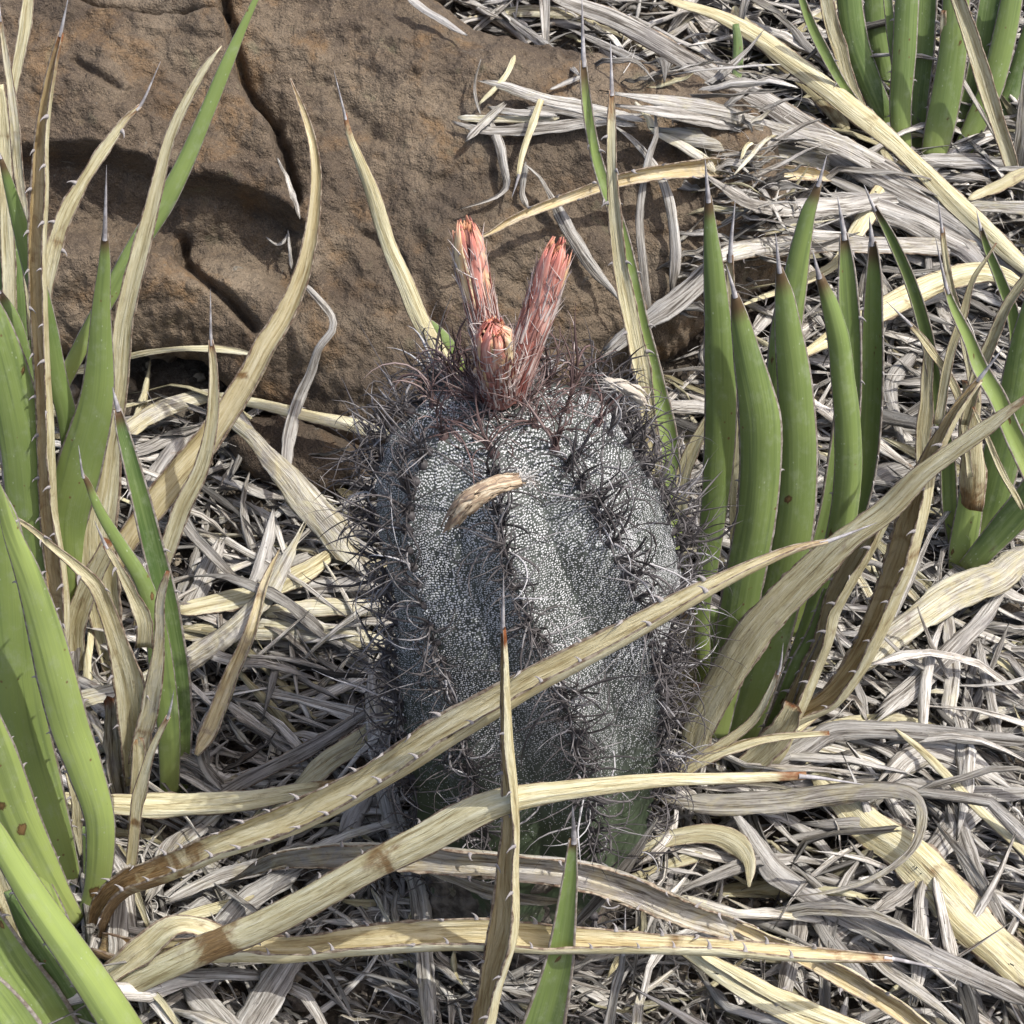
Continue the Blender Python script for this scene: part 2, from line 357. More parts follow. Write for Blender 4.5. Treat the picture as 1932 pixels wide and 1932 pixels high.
def rock(name, poly, anchor, alpha, yaw, W, depth, field, step, namp, label, seed=0., mat='rock'):
    nrm, P0 = rock_plane(alpha, yaw, anchor)
    p = np.array(poly); x0, y0 = p.min(0) - 60; x1, y1 = p.max(0) + 60
    xs = np.arange(x0, x1, step); ys = np.arange(y0, y1, step); PX, PY = np.meshgrid(xs, ys)
    D = FWD[None, None] + RGT * ((PX - 966) / 966 * TF)[..., None] + UPV * ((966 - PY) / 966 * TF)[..., None]
    t = ((P0 - CAM) @ nrm) / (D @ nrm); base = CAM + D * t[..., None]
    jx = np.array([mnoise.noise(Vector((a * 18, b * 18, c * 18 + seed))) for a, b, c in base.reshape(-1, 3)]).reshape(PX.shape)
    jx = jx + np.array([mnoise.fractal(Vector((a * 75, b * 75, c * 75 + seed)), .9, 2.2, 3) * .75 for a, b, c in base.reshape(-1, 3)]).reshape(PX.shape)
    e = inside_dist(PX + jx * 16, PY + jx * 16, poly)
    dome = np.where(e > 0, depth * (np.sqrt(np.clip(1 - (1 - np.clip(e / W, 0, 1)) ** 2, 0, 1))), np.clip(e / 14, -3.2, 0) * .05)
    h = dome + field(PX + jx * 9, PY + jx * 9) * np.clip(e / 40, 0, 1)
    nz = np.array([mnoise.fractal(Vector((a * 22 + seed, b * 22, c * 22)), .9, 2.1, 6) + .55 * abs(mnoise.fractal(Vector((a * 9 + 3 + seed, b * 9, c * 9)), 1.0, 2.0, 4)) for a, b, c in base.reshape(-1, 3)]).reshape(PX.shape)
    pit = np.array([mnoise.fractal(Vector((a * 120 + seed, b * 120, c * 120)), .8, 2.2, 3) for a, b, c in base.reshape(-1, 3)]).reshape(PX.shape)
    fac = np.array([abs(mnoise.fractal(Vector((a * 34 + 7 + seed, b * 34, c * 26)), 1.1, 2.2, 3)) for a, b, c in base.reshape(-1, 3)]).reshape(PX.shape)
    h = h - fac * namp * .55 + nz * namp + pit * namp * .26
    vo = np.array([mnoise.voronoi(Vector((a * 38 + seed, b * 30, c * 55)))[0][:2] for a, b, c in base.reshape(-1, 3)])
    h = h + (np.minimum(vo[:, 1] - vo[:, 0], .25) * namp * 1.1 + vo[:, 0] * namp * .35).reshape(PX.shape)
    V = base + nrm * h[..., None]
    V = V + np.array([0, 1, .15]) * (np.clip(-e, 0, 60) / 60 * .10)[..., None]
    ny, nx = PX.shape
    i = (np.arange(ny - 1)[:, None] * nx + np.arange(nx - 1)[None]).ravel()
    q = np.stack([i, i + nx, i + nx + 1, i + 1], -1)
    keep = (np.minimum.reduce([e.ravel()[q[:, k]] for k in range(4)]) > -50)
    q = q[keep]
    # close the back: the same sheet pushed into the hill, joined at the rim
    n0 = V.reshape(-1, 3).copy(); back = n0 - nrm * .05 + np.array([0, .03, -.12])
    V2 = np.vstack([n0, back]); nb = len(n0)
    ed = {}
    for f in q:
        for a, b in zip(f, np.roll(f, -1)):
            ed[(a, b)] = ed.get((a, b), 0) + 1
    rim = [(a, b) for (a, b) in ed if (b, a) not in ed]
    q2 = np.vstack([q, q[:, ::-1] + nb, [[b, a, a + nb, b + nb] for a, b in rim]])
    used = np.unique(q2); mp = np.zeros(len(V2), int); mp[used] = np.arange(len(used))
    me = mesh(name, V2[used], mp[q2], [M[mat]])
    o = link(name, me, label=label, cat='boulder' if name == 'boulder' else 'stone')
    return o, BVHTree.FromPolygons(V2[used].tolist(), mp[q2].tolist())
C1 = [(432, 60), (440, 110), (447, 150), (462, 200), (487, 246), (523, 288), (540, 345), (560, 420)]
LIP = [(-600, 320), (150, 335), (212, 338), (300, 362), (360, 394), (436, 396), (490, 412), (560, 448), (600, 470)]
C3 = [(355, 478), (350, 512), (382, 546), (444, 598), (490, 650)]
C4 = [(-300, 90), (60, 72), (147, 45), (190, 78), (290, 92), (410, 86), (440, 82)]
C5 = [(170, 190), (205, 215), (250, 240)]; C6 = [(690, 490), (740, 520), (760, 560)]; C7 = [(640, 235), (700, 300), (730, 330)]
def boulder_field(x, y):
    c1x = np.interp(y, [p[1] for p in C1], [p[0] for p in C1]); lip = np.interp(x, [p[0] for p in LIP], [p[1] for p in LIP])
    c4y = np.interp(x, [p[0] for p in C4], [p[1] for p in C4])
    f = y - lip
    left = sst(9, -7, x - np.where(y < 60, 432 + (y - 60) * .05, c1x))
    ledge = np.where(f < 0, 1.5, np.where(f < 95, 1.5 - 2.6 * sst(0, 22, f) - 1.3 * sst(30, 95, f), np.where(f < 190, -2.4 + 2.1 * sst(95, 190, f), -.3)))
    wx = sst(600, 545, x) * np.where(f < 0, left, 1)
    h = ledge * wx * .0110
    h = h - sst(6, -14, y - c4y) * left * .010
    for C, d, w_ in ((C1, .019, 10), (C3, .015, 9), (C4, .013, 7), (C5, .005, 7), (C6, .006, 9), (C7, .005, 16)):
        sd = seg_dist(x, y, C); h = h - d * np.exp(-(sd / w_) ** 2)
    # a strip of rubble beside the long crack, and the low block right of it
    h = h - .008 * sst(70, 10, x - c1x) * sst(-6, 8, x - c1x) * sst(150, 240, y) * sst(440, 400, y)
    h = h + .012 * sst(640, 900, x) * sst(760, 500, y)
    return h
BPOLY = [(-420, 640), (-420, -330), (300, -360), (700, -120), (800, 0), (905, 82), (1010, 105), (1150, 118), (1300, 150), (1390, 195), (1460, 270), (1490, 380), (1480, 500),
         (1390, 590), (1250, 680), (1050, 800), (900, 850), (760, 880), (640, 850), (560, 800), (480, 770), (430, 735), (390, 690), (300, 660), (120, 680)]
boulder, BB = rock('boulder', BPOLY, (700, 850), R(46), R(-6), 190, .045, boulder_field, 3.7, .0066, 'big brown sandstone boulder with dark cracks filling the upper left')
zero = lambda x, y: 0 * x
stone1, SB1 = rock('stone', [(470, 790), (530, 775), (600, 800), (690, 850), (700, 900), (640, 930), (540, 930), (460, 890), (430, 840)], (570, 930), R(50), R(10), 60, .018, zero, 5, .003, 'small brown stone low against the front of the boulder, left of the cactus', 4.)
stone2, SB2 = rock('stone', [(230, 585), (300, 560), (370, 590), (385, 640), (340, 680), (250, 680), (215, 640)], (300, 680), R(50), R(-10), 50, .016, zero, 5, .004, 'lumpy pale brown stone in the litter at the foot of the boulder, far left', 9., 'stone')
GB = BVHTree.FromPolygons(gV.tolist(), gq.tolist())
def first_hit(x, y, trees):
    d = Vector(ray(x, y)).normalized(); best = None
    for tr in trees:
        h = tr.ray_cast(Vector(CAM), d)
        if h[0] is not None and (best is None or h[3] < best[1]): best = (h[0], h[3])
    return np.array(best[0]), np.array(d)
def lifted(x, y, d, smooth_ground=True):        # the point this far (metres) in front of whatever lies there
    a, dr = first_hit(x, y, (BB, SB1, SB2))if any(t.ray_cast(Vector(CAM), Vector(ray(x, y)).normalized())[0] for t in (BB, SB1, SB2)) else (None, None)
    g = ghit(x, y)
    if a is not None and np.linalg.norm(a - CAM) < np.linalg.norm(g - CAM): p = a
    else: p = g
    dr = norm(ray(x, y)); return p - dr * d
# ---------------------------------------------------------------- the cactus
H = .282
PT = [0, .1, .22, .4, .6, .75, .85, .92, .965, .99, 1.0]
PR = [.049, .053, .057, .060, .061, .0605, .057, .049, .036, .020, .006]
def c_axis(t): return np.stack([np.interp(t, [0, .35, .65, 1.0], [.003, .008, .0095, -.006]), 0 * np.asarray(t, float), np.asarray(t, float) * H], -1)
def psi(t): return np.radians(np.interp(t, [0, .52, .62, .85, .97, 1.0], [40, 16, 9, -4, -7, -8]))
def c_surf(t, th):                              # th = 0 looks at the camera, + turns to the right
    t = np.asarray(t, float); th = np.asarray(th, float)
    r = np.interp(t, PT, PR)
    ph = ((th - psi(t)) / (math.pi / 4) + .5) % 1.0
    d = np.abs(ph - .5) * 2
    dd = np.sqrt(d * d + .006) - .077
    a = .135 + .02 * np.sin(t * 9)
    rr = r * (1 - a * np.clip(dd, 0, 1) ** 1.05) + .0009 * np.sin(t * 190) * np.exp(-(d / .12) ** 2)
    rr = rr * (1 + .015 * np.sin(th * 2 + t * 5) + .02 * np.sin(t * 23 + th * 3) * .4)
    c = c_axis(t)
    return np.stack([c[..., 0] + rr * np.sin(th), c[..., 1] - rr * np.cos(th), c[..., 2]], -1)
def c_norm(t, th):
    e = .003; a = c_surf(np.clip(t + e, 0, .9995), th) - c_surf(t - e, th); b = c_surf(t, th + e) - c_surf(t, th - e)
    return norm(np.cross(b, a))
cactus = empty('cactus', (0, 0, 0), 'tall ribbed white-flecked cactus with dark curling spines and three salmon flowers on top', 'cactus')
tt = np.r_[np.linspace(-.06, .85, 130), np.linspace(.857, 1.0, 44)]; nth = 288
th = np.arange(nth) / nth * 2 * math.pi
TG, HG = np.meshgrid(tt, th, indexing='ij')
SV = c_surf(np.maximum(TG, 0), HG); SV[..., 2] += np.minimum(TG, 0) * H
def rough(P, t, th_):                           # the skin is a little uneven, more so at the old foot
    P = P.copy(); nn = np.array([mnoise.fractal(Vector(p * 70), 1, 2, 3) for p in P.reshape(-1, 3)]).reshape(np.shape(t))
    am = nn * (.0005 + np.clip((.33 - t) / .3, 0, 1) * .0022)
    P[..., 0] += np.sin(th_) * am; P[..., 1] -= np.cos(th_) * am; return P
SV = rough(SV, TG, HG)
i = np.arange(len(tt) - 1)[:, None] * nth; j = np.arange(nth)[None]; j2 = (j + 1) % nth
SQ = np.stack([i + j, i + j2, i + nth + j2, i + nth + j], -1).reshape(-1, 4)
link('stem', mesh('stem', SV.reshape(-1, 3), SQ, [M['skin']], {'t': TG.ravel()}), cactus)
# white flecks in rows that follow the ribs, thinner towards the old base
N = []
for k in range(-3, 4):
    for side in (-1, 1):
        for ln in range(27):
            dm = (ln + .6) / 27.2
            tv = np.cumsum(rng.uniform(.0030, .0044, 300)) + rng.uniform(0, .006); tv = tv[tv < .996]
            rel = np.interp(tv, PT, PR) / .061
            thv = psi(tv) + k * math.pi / 4 + side * (dm + rng.normal(0, .010, len(tv))) * math.pi / 8
            keep = rng.random(len(tv)) < np.clip((tv - .29) / .26, .02, 1) * (1 - .25 * dm) 
            N.append(np.stack([tv[keep], thv[keep]], 1))
N = np.vstack(N); N = N[np.abs(N[:, 1]) < R(125)]
fp = rough(c_surf(N[:, 0], N[:, 1]), N[:, 0], N[:, 1]); fn = c_norm(N[:, 0], N[:, 1])
big = np.array([mnoise.noise(Vector(p * 40)) for p in fp])
fr = (.00034 + .00008 * big + rng.normal(0, .00006, len(N))) * np.clip(.45 + (N[:, 0] - .2) * 1.3, .45, 1.0)
fr = np.clip(fr, .00018, .0007)
A = norm(np.cross(fn, np.array([.1, .2, 1.]))); B = np.cross(fn, A)
ag = np.arange(6) / 6 * 2 * math.pi
ring = fp[:, None] + (A[:, None] * np.cos(ag)[None, :, None] + B[:, None] * np.sin(ag)[None, :, None]) * fr[:, None, None] + fn[:, None] * .00003
topv = fp + fn * (fr * .55)[:, None]
FV = np.concatenate([ring, topv[:, None]], 1).reshape(-1, 3)
b = np.arange(len(N))[:, None] * 7; q = np.arange(6)[None]
FT = np.stack([b + q, b + (q + 1) % 6, b + 6 + 0 * q], -1).reshape(-1, 3)
link('white_flecks', mesh('white_flecks', FV, FT, [M['fleck']]), cactus, kind='stuff')
# areoles with their bundles of papery spines
def spine(bag, p, d, Ln, wd, bend, wob, val, n=9, curl=None):
    pts = [p]; ax = norm(rng.normal(0, 1, 3)) if curl is None else curl
    d = norm(d)
    for q in range(n - 1):
        pts.append(pts[-1] + d * Ln / (n - 1))
        d = norm(d + bend * np.array([0, 0, 1.]) * Ln / n * 14 + np.cross(ax, d) * wob / n + rng.normal(0, .05, 3))
    P = np.array(pts); rd = wd * .5 * np.r_[np.linspace(1, .75, n - 3), .5, .28, .06]
    V, Q = tube_geo(P, rd, 4, .55, norm(rng.normal(0, 1, 3)))
    bag.add(V, Q, val=np.clip(val + rng.normal(0, .02), 0, 1))
for k in range(-3, 5):
    t = .05
    while t < .99:
        t += rng.uniform(.022, .031) * (1 if t < .85 else .62)
        if t > .99: break
        a = float(psi(t) + k * math.pi / 4); p = c_surf(t, a); nr = c_norm(min(t, .97), a)
        if t < .16 and rng.random() < .55: continue
        bag = Bag(); young = t > .90
        rr = rng.uniform(.0016, .0024)
        dome = np.array([0, .5, .85, 1.0]); V, Q = tube_geo(p[None] + nr[None] * (np.array([-.4, .35, .9, 1.1]) * rr)[:, None], rr * np.array([1.15, 1.0, .6, .08]), 7)
        V = V + rng.normal(0, .00022, V.shape); bag.add(V, Q, val=.15)
        side = norm(np.cross(nr, [0, 0, 1.]))
        cnt = int(rng.integers(9, 15)) if t > .3 else int(rng.integers(5, 9))
        if young: cnt += 2
        for q in range(cnt):
            u = rng.uniform(-1, 1); upk = rng.uniform(-.35, 1.25) if not young else rng.uniform(-.1, 1.6)
            d = nr * rng.uniform(.35, 1.0) + side * u * 1.0 + np.array([0, 0, 1]) * upk
            Ln = rng.uniform(.014, .036) * (1.0 if t > .3 else .7) * (1.35 if rng.random() < .18 else 1)
            if young: Ln *= rng.uniform(.8, 1.15)
            spine(bag, p + nr * .0008, d, Ln, rng.uniform(.0007, .0014), rng.uniform(-.5, .7), rng.choice([-1, 1]) * rng.uniform(1.0, 5.0), rng.choice([.12, .3, .45, .66, .95], p=[.32, .27, .22, .13, .06]))
        o = link('spine_cluster', bag.mesh('spine_cluster', [M['red'] if t > .965 else M['areole']]), cactus)
# crown of wool and young spines
bag = Bag()
for q in range(330):
    a = rng.uniform(0, 2 * math.pi); rr = rng.uniform(0, .033) * rng.random() ** .4; p = np.array([-.006 + rr * math.sin(a), -rr * math.cos(a), H * (1 - .06 * (rr / .028) ** 2) - .002])
    d = np.array([math.sin(a) * rng.uniform(.1, 1.3) + rng.normal(0, .4), -math.cos(a) * rng.uniform(.1, 1.3) + rng.normal(0, .4), rng.uniform(.15, 1.1)])
    spine(bag, p, d, rng.uniform(.010, .030), rng.uniform(.0006, .0011), .1, rng.uniform(-3, 3), rng.choice([.1, .3, .5, .7]))
link('spine_crown', bag.mesh('spine_crown', [M['red']]), cactus)
bag = Bag()
for q in range(260):
    a = rng.uniform(0, 2 * math.pi); rr = abs(rng.normal(0, .011)); p = np.array([-.006 + rr * math.sin(a), -rr * math.cos(a), H - .003])
    spine(bag, p, np.array([math.sin(a) * .5, -math.cos(a) * .5, 1]) + rng.normal(0, .35, 3), rng.uniform(.006, .013), .0005, 0, rng.uniform(-3, 3), rng.choice([.2, .5, .8]), n=7)
link('apex_wool', bag.mesh('apex_wool', [M['fluff']]), cactus)
# flowers
def axis_pts(pts, n=40):
    P = np.array([at_y(x, y, Y) for x, y, Y in pts]); c, _ = catmull(P, n); return c
def around(C, T, f, ang, r):                    # the point off the axis at fraction f
    i = np.clip(f * (len(C) - 1), 0, len(C) - 1); k = i.astype(int); k2 = np.minimum(k + 1, len(C) - 1); w_ = (i - k)[:, None]
    c = C[k] * (1 - w_) + C[k2] * w_; tg = T[k]
    A = norm(np.cross(tg, np.array([0, 1., .2]))); B = np.cross(tg, A)
    o = A * np.cos(ang)[:, None] + B * np.sin(ang)[:, None]
    return c + o * r[:, None], -o
def flower(pts, rt, label, npet, seed, petal_from=.36, open_=0.):
    C = axis_pts(pts); T = norm(np.gradient(C, axis=0))
    fl = bpy.data.objects.new('flower', None); COL.objects.link(fl); fl.parent = cactus; fl.location = C[0]; fl.empty_display_size = .005
    fl['label'] = label
    def sub(name, me, **kw):
        o = bpy.data.objects.new(name, me); COL.objects.link(o); o.parent = fl; o.location = -C[0]
        for k, v in kw.items(): o[k] = v
        return o
    n = len(C); fr_ = np.linspace(0, 1, n)
    rad = rt * np.interp(fr_, [0, .3, .55, .9, 1], [1.1, .95, .72, .55, .3])
    V, Q = tube_geo(C, rad, 14); sub('flower_tube', mesh('flower_tube', V, Q, [M['scale']], {'val': .25}))
    r_ = np.random.default_rng(int(seed * 10))
    for q in range(npet):
        inner = q >= npet * .55
        f = np.linspace(petal_from + r_.uniform(-.14, .12) + .06 * inner, .97 + r_.uniform(-.05, .04), 12)
        ang = q * 2.4 + r_.normal(0, .15) + .15 * np.sin(np.linspace(0, 2, 12) + q)
        r = rt * (.98 if not inner else .78) * np.interp(f, [petal_from, .6, .92, 1.02], [.86, 1.0, 1.04, .70 + open_]) + .0003 * q / npet
        P, Nr = around(C, T, f, ang, r)
        W = rt * .95 * np.interp(np.linspace(0, 1, 12), [0, .35, .7, .9, 1], [.45, 1.0, .95, .62, .12]) * r_.uniform(.85, 1.25)
        V, Q, uv, t, mi, _ = leaf_geo(P, W, Nr, 6, .75, 1, .10, wr=.10, seed=seed + q * .13)
        sub('petal', mesh('petal', V, Q, [M['petal']], {'t': t, 'seed': seed + q * .7, 'val': float(r_.choice([.1, .3, .5, .75]))}, uv))
    bag = Bag()
    for q in range(190):
        f0 = r_.uniform(0, .66) ** 1.1; ln = r_.uniform(.13, .30)
        f = np.linspace(f0, f0 + ln, 6); ang = np.full(6, r_.uniform(0, 6.28)) + r_.normal(0, .12) * np.linspace(0, 1, 6)
        r = rt * np.interp(f, [0, .4, .7, 1], [1.08, 1.03, 1.05, 1.1]) * (1 + r_.uniform(.0, .22) * np.linspace(0, 1, 6))
        P, Nr = around(C, T, f, ang, r)
        V, Q = tube_geo(P, np.array([.0006, .0007, .0005, .0004, .0002, .00005]) * r_.uniform(.6, 1.3), 4, .5)
        bag.add(V, Q, val=np.clip(r_.choice([.05, .3, .6, .95]), 0, 1))
    sub('tube_scales', bag.mesh('tube_scales', [M['scale']]), kind='stuff')
    bag = Bag()
    for q in range(190):
        f0 = r_.uniform(0, .9); f = np.linspace(f0, min(f0 + .1, 1), 5); ang = np.full(5, r_.uniform(0, 6.28)) + r_.normal(0, .5) * np.linspace(0, 1, 5)
        r = rt * 1.05 + np.linspace(0, 1, 5) * r_.uniform(.0005, .0028)
        P, Nr = around(C, T, f, ang, r); V, Q = tube_geo(P, np.array([.00022, .0002, .00016, .0001, .00004]), 3)
        bag.add(V, Q, val=r_.choice([.3, .7, 1.0]))
    bag2 = Bag()
    for q in range(60 if open_ < 0 else 18):
        f = np.linspace(.86, 1.03 + r_.uniform(-.02, .03), 5); ang = np.full(5, r_.uniform(0, 6.28)); r = np.linspace(.2, 1, 5) * rt * r_.uniform(.1, .72)
        P, Nr = around(C, T, np.minimum(f, 1), ang, r); P = P + T[-1] * (np.maximum(f - 1, 0) * .04)[:, None]
        V, Q = tube_geo(P, np.array([.0004, .0006, .0007, .0006, .0002]), 4); bag2.add(V, Q, val=r_.uniform(0, 1))
    sub('stamens', bag2.mesh('stamens', [M['stamen']])); sub('flower_hair', bag.mesh('flower_hair', [M['fluff']]), kind='stuff')
flower([(938, 740, .000), (928, 690, .000), (914, 610, .003), (893, 520, .006), (878, 430, .006)], .0055, 'tallest closed salmon flower, leaning left', 13, 1.)
flower([(962, 745, -.002), (978, 695, -.002), (1005, 620, .0), (1030, 545, .002), (1053, 467, .002)], .0056, 'closed salmon flower leaning right', 13, 2.)
flower([(942, 745, -.006), (938, 708, -.014), (935, 680, -.020), (931, 620, -.031)], .0064, 'short salmon flower bud turned to the viewer', 20, 3., .15, -.25)
# withered flowers caught in the spines
def dried_flower(pts, rt, label, nsc, seed, mat='tan', nh=30):
    C = axis_pts(pts); T = norm(np.gradient(C, axis=0)); base = C[0]
    o = empty('dried_flower', base, label, 'dried flower')
    n = len(C); rad = rt * np.interp(np.linspace(0, 1, n), [0, .15, .5, .8, 1], [.6, .6, .8, .5, .06])
    V, Q = tube_geo(C, rad, 10); link('core', mesh('core', V, Q, [M[mat]], {'seed': seed, 't': .5}), o)
    r_ = np.random.default_rng(int(seed * 10))
    for q in range(nsc):
        f0 = .02 + .62 * q / nsc; f = np.linspace(f0, f0 + r_.uniform(.22, .36), 9); f = np.minimum(f, 1)
        ang = np.full(9, q * 2.4)
        r = rt * np.interp(f, [0, .2, .55, .85, 1.0], [.62, .78, 1.0, .62, .05]) + np.linspace(.0001, .0007, 9)
        P, Nr = around(C, T, f, ang, r); W = rt * 1.0 * np.array([.7, 1, 1.1, 1.1, 1.0, .8, .55, .3, .06])
        V, Q, uv, t, mi, _ = leaf_geo(P, W, Nr, 5, .6, 1, .10, wr=.34, seed=seed + q)
        link('scale', mesh('scale', V, Q, [M[mat]], {'t': t, 'seed': seed + q * .37}, uv), o)
    bag = Bag()
    for q in range(nh):
        p = C[int(rng.integers(0, n if nh > 30 else 1))] + rng.normal(0, .0012, 3); spine(bag, p, -T[0] + rng.normal(0, .35, 3), rng.uniform(.004, .009), .0005, 0, rng.uniform(-2, 2), rng.choice([.4, .7, .95]))
    link('frayed_hair', bag.mesh('frayed_hair', [M['fibre']]), o, kind='stuff')
dried_flower([(980, 905, -.078), (930, 918, -.082), (880, 950, -.084), (835, 1006, -.082)], .0034, 'withered tan scaly flower caught on the front spines of the cactus', 20, 4.)
dried_flower([(1145, 722, -.028), (1175, 728, -.030), (1205, 745, -.030), (1222, 765, -.028)], .0022, 'pale shredded flower remnant on the right shoulder of the cactus', 7, 6., 'pale', 90)

# the old corky skin that wraps the foot of the stem
tz = np.linspace(-.03, .062, 34); hz = np.arange(150) / 150 * 2 * math.pi
TZ, HZ = np.meshgrid(tz, hz, indexing='ij')
top = .030 + .020 * np.sin(HZ * 1.0 + 3.6) + np.array([mnoise.fractal(Vector((math.sin(a) * 2.2, math.cos(a) * 2.2, 4)), 1, 2, 4) * .011 for a in hz])[None]
rc = np.interp(np.maximum(TZ / H, 0), PT, PR) * .93 + np.clip((top - TZ) / .05, -.3, 1) * .012 + np.clip(-TZ, 0, 1) * .35
PC = np.stack([.004 + rc * np.sin(HZ), -rc * np.cos(HZ), TZ], -1)
nz_ = np.array([mnoise.fractal(Vector(p * 85), .8, 2.1, 5) + .9 * abs(mnoise.fractal(Vector(p * 34), 1, 2, 3)) for p in PC.reshape(-1, 3)]).reshape(TZ.shape)
PC[..., 0] += np.sin(HZ) * nz_ * .0040; PC[..., 1] -= np.cos(HZ) * nz_ * .0040; PC[..., 2] += nz_ * .0018
i = np.arange(len(tz) - 1)[:, None] * 150; j = np.arange(150)[None]; j2 = (j + 1) % 150
link('corky_foot', mesh('corky_foot', PC.reshape(-1, 3), np.stack([i + j, i + j2, i + 150 + j2, i + 150 + j], -1).reshape(-1, 4), [M['cork']]), cactus)
# ---------------------------------------------------------------- agaves and dead leaves
PL = {}
def plant(key, base, label):
    p = ghit(*base); PL[key] = (empty('agave', p, label, 'agave', 'agaves among the litter'), p)
plant('A', (110, 1250), 'agave at upper left with tall green and straw leaves rising across the boulder')
plant('B', (150, 1760), 'bright green agave at lower left whose long dry leaves sprawl right past the cactus')
plant('C', (325, 1500), 'slender young agave with two narrow green leaves left of the cactus')
plant('D', (1400, 1430), 'broad upright dark green agave just right of the cactus')
plant('E', (1820, 1070), 'agave at the right edge with thin crossing green leaves and tan dry ones')
plant('F', (1770, 300), 'upright green agave in the top right corner')
plant('G', (950, 2040), 'agave at the bottom edge with one straw and one green leaf before the cactus')
plant('I', (1240, 1130), 'half hidden agave behind the cactus with thin pale and green leaves')
plant('J', (200, 2030), 'agave at the bottom left corner with green leaves crossing the frame')
LEAF_N = [0]
def parse(s): return np.array([[float(v) for v in a.split(',')] for a in s.split()])
def teeth_on(o, ed, base, step, size, lo=.08, hi=.9, pr=.85):
    eL, eR, oL, oR, T = ed; n = len(T); L = np.r_[0, np.cumsum(np.linalg.norm(np.diff(eL, axis=0), axis=1))]
    for e, od in ((eL, oL), (eR, oR)):
        d = L[-1] * lo + rng.uniform(0, step)
        while d < L[-1] * hi:
            i = min(int(np.searchsorted(L, d)), n - 1)
            if rng.random() < pr:
                y = od[i]; x = -T[i]; x = norm(x - y * np.dot(x, y)); z = np.cross(x, y); s = size * rng.uniform(.7, 1.2)
                c = bpy.data.objects.new('tooth', TOOTH); COL.objects.link(c); c.parent = o
                c.matrix_local = Matrix([[x[k] * s, y[k] * s, z[k] * s, (e[i] - base)[k]] for k in range(3)] + [[0, 0, 0, 1]])
            d += step * rng.uniform(.75, 1.3)
def L(owner, kind, pts, yo=0., dy=0., bow=0., phi=.55, sg=1, roll=0., off=0., sp=1, teeth=0, hue=.35, tint=.08, blotch=0., val=1., rust=1., inn=0., lift=(.03, .03), label=None, rev=False, wr=None, thick=None, twist=0., group=None, name=None, scorch=(), scorch2=(), ys=None):
    """One leaf. Points are (x, y, width) from tip to base; an agave's leaf stands in depth from its own plant, a dead leaf lies on what is under it."""
    A = parse(pts); A = A[::-1] if not rev else A                  # base first
    if kind == 'g' and sg < 0 and off == 0: phi = phi * .72
    LEAF_N[0] += 1; seed = (LEAF_N[0] * .6180339) % 1.0 * 10
    n0 = len(A); d = np.r_[0, np.cumsum(np.hypot(*np.diff(A[:, :2], axis=0).T))]; t = d / d[-1]
    if owner:
        yb = PL[owner][1][1] + yo
        P = np.array([at_y(x, y, yb + dy * tt_ + bow * 4 * tt_ * (1 - tt_)) for (x, y, _), tt_ in zip(A, t)])
    elif ys:
        P = np.array([at_y(x, y, ys[0] + (ys[1] - ys[0]) * tt_ + bow * 4 * tt_ * (1 - tt_)) for (x, y, _), tt_ in zip(A, t)])
    else:
        P = np.array([lifted(x, y, lift[1] + (lift[0] - lift[1]) * tt_ + bow * 4 * tt_ * (1 - tt_)) for (x, y, _), tt_ in zip(A, t)])
    if not owner and len(P) > 3:                                   # a leaf is stiff: it does not follow every dent below it
        for _ in range(2): P[1:-1] += .35 * ((P[:-2] + P[2:]) / 2 - P[1:-1]) * np.array([0, 1, 1])
    W = np.array([a[2] * px2m(p) for a, p in zip(A, P)])
    if off > .5: W = W * 1.14
    full = np.column_stack([P, W])
    green = kind == 'g'
    if not green:
        val = val * (.80 if tint > .5 else .96); blotch = blotch + .05
        if tint < .5 and rng.random() < .6: scorch = tuple(scorch) + ((float(rng.uniform(.1, .9)), float(rng.uniform(.006, .02)), float(rng.uniform(.2, .38))),)
    body = full[:-1] if sp else full
    nr = int(np.clip(d[-1] / 13, 14, 76))
    c, _ = catmull(body, nr); Pc, Wc = c[:, :3], np.maximum(c[:, 3], .0004)
    wr = (.022 if green else (.13 if tint > .5 else .085)) if wr is None else wr
    thick = (.15 if green else .09) if thick is None else thick
    r2 = np.random.default_rng(int(seed * 1000))
    if not green:                                                   # dry leaves wander
        wv = np.interp(np.linspace(0, 1, nr), np.linspace(0, 1, 8), r2.normal(0, 1, 8)); Pc = Pc + np.outer(wv * Wc.mean() * .05, [.6, 0, .8])
        Wc = Wc * (1 + .07 * np.interp(np.linspace(0, 1, nr), np.linspace(0, 1, 11), r2.normal(0, 1, 11)))
    if not owner and not sp:
        sN = np.linspace(0, 1, nr); Wc = Wc * np.clip(.40 + .60 * np.minimum(sN, 1 - sN) / .07, 0, 1)
    Nv = norm(CAM - Pc) if owner else norm(norm(CAM - Pc) * .75 + np.array([0, 0, .5]))
    ro = roll + twist * np.linspace(-.5, .5, nr) + (0 if green else .35 * np.interp(np.linspace(0, 1, nr), np.linspace(0, 1, 6), r2.normal(0, .5, 6)))
    V, Q, uv, tv, mi, ed = leaf_geo(Pc, Wc, Nv, (13 if phi > 1.3 else 9) if Wc.max() > .004 else 6, phi, sg, thick, ro, off, wr, seed)
    base = Pc[0]; V = V - base
    at = dict(t=tv, seed=seed)
    for sc, hw, am in scorch: blotch = blotch + am * np.exp(-((tv - sc) / hw) ** 2)
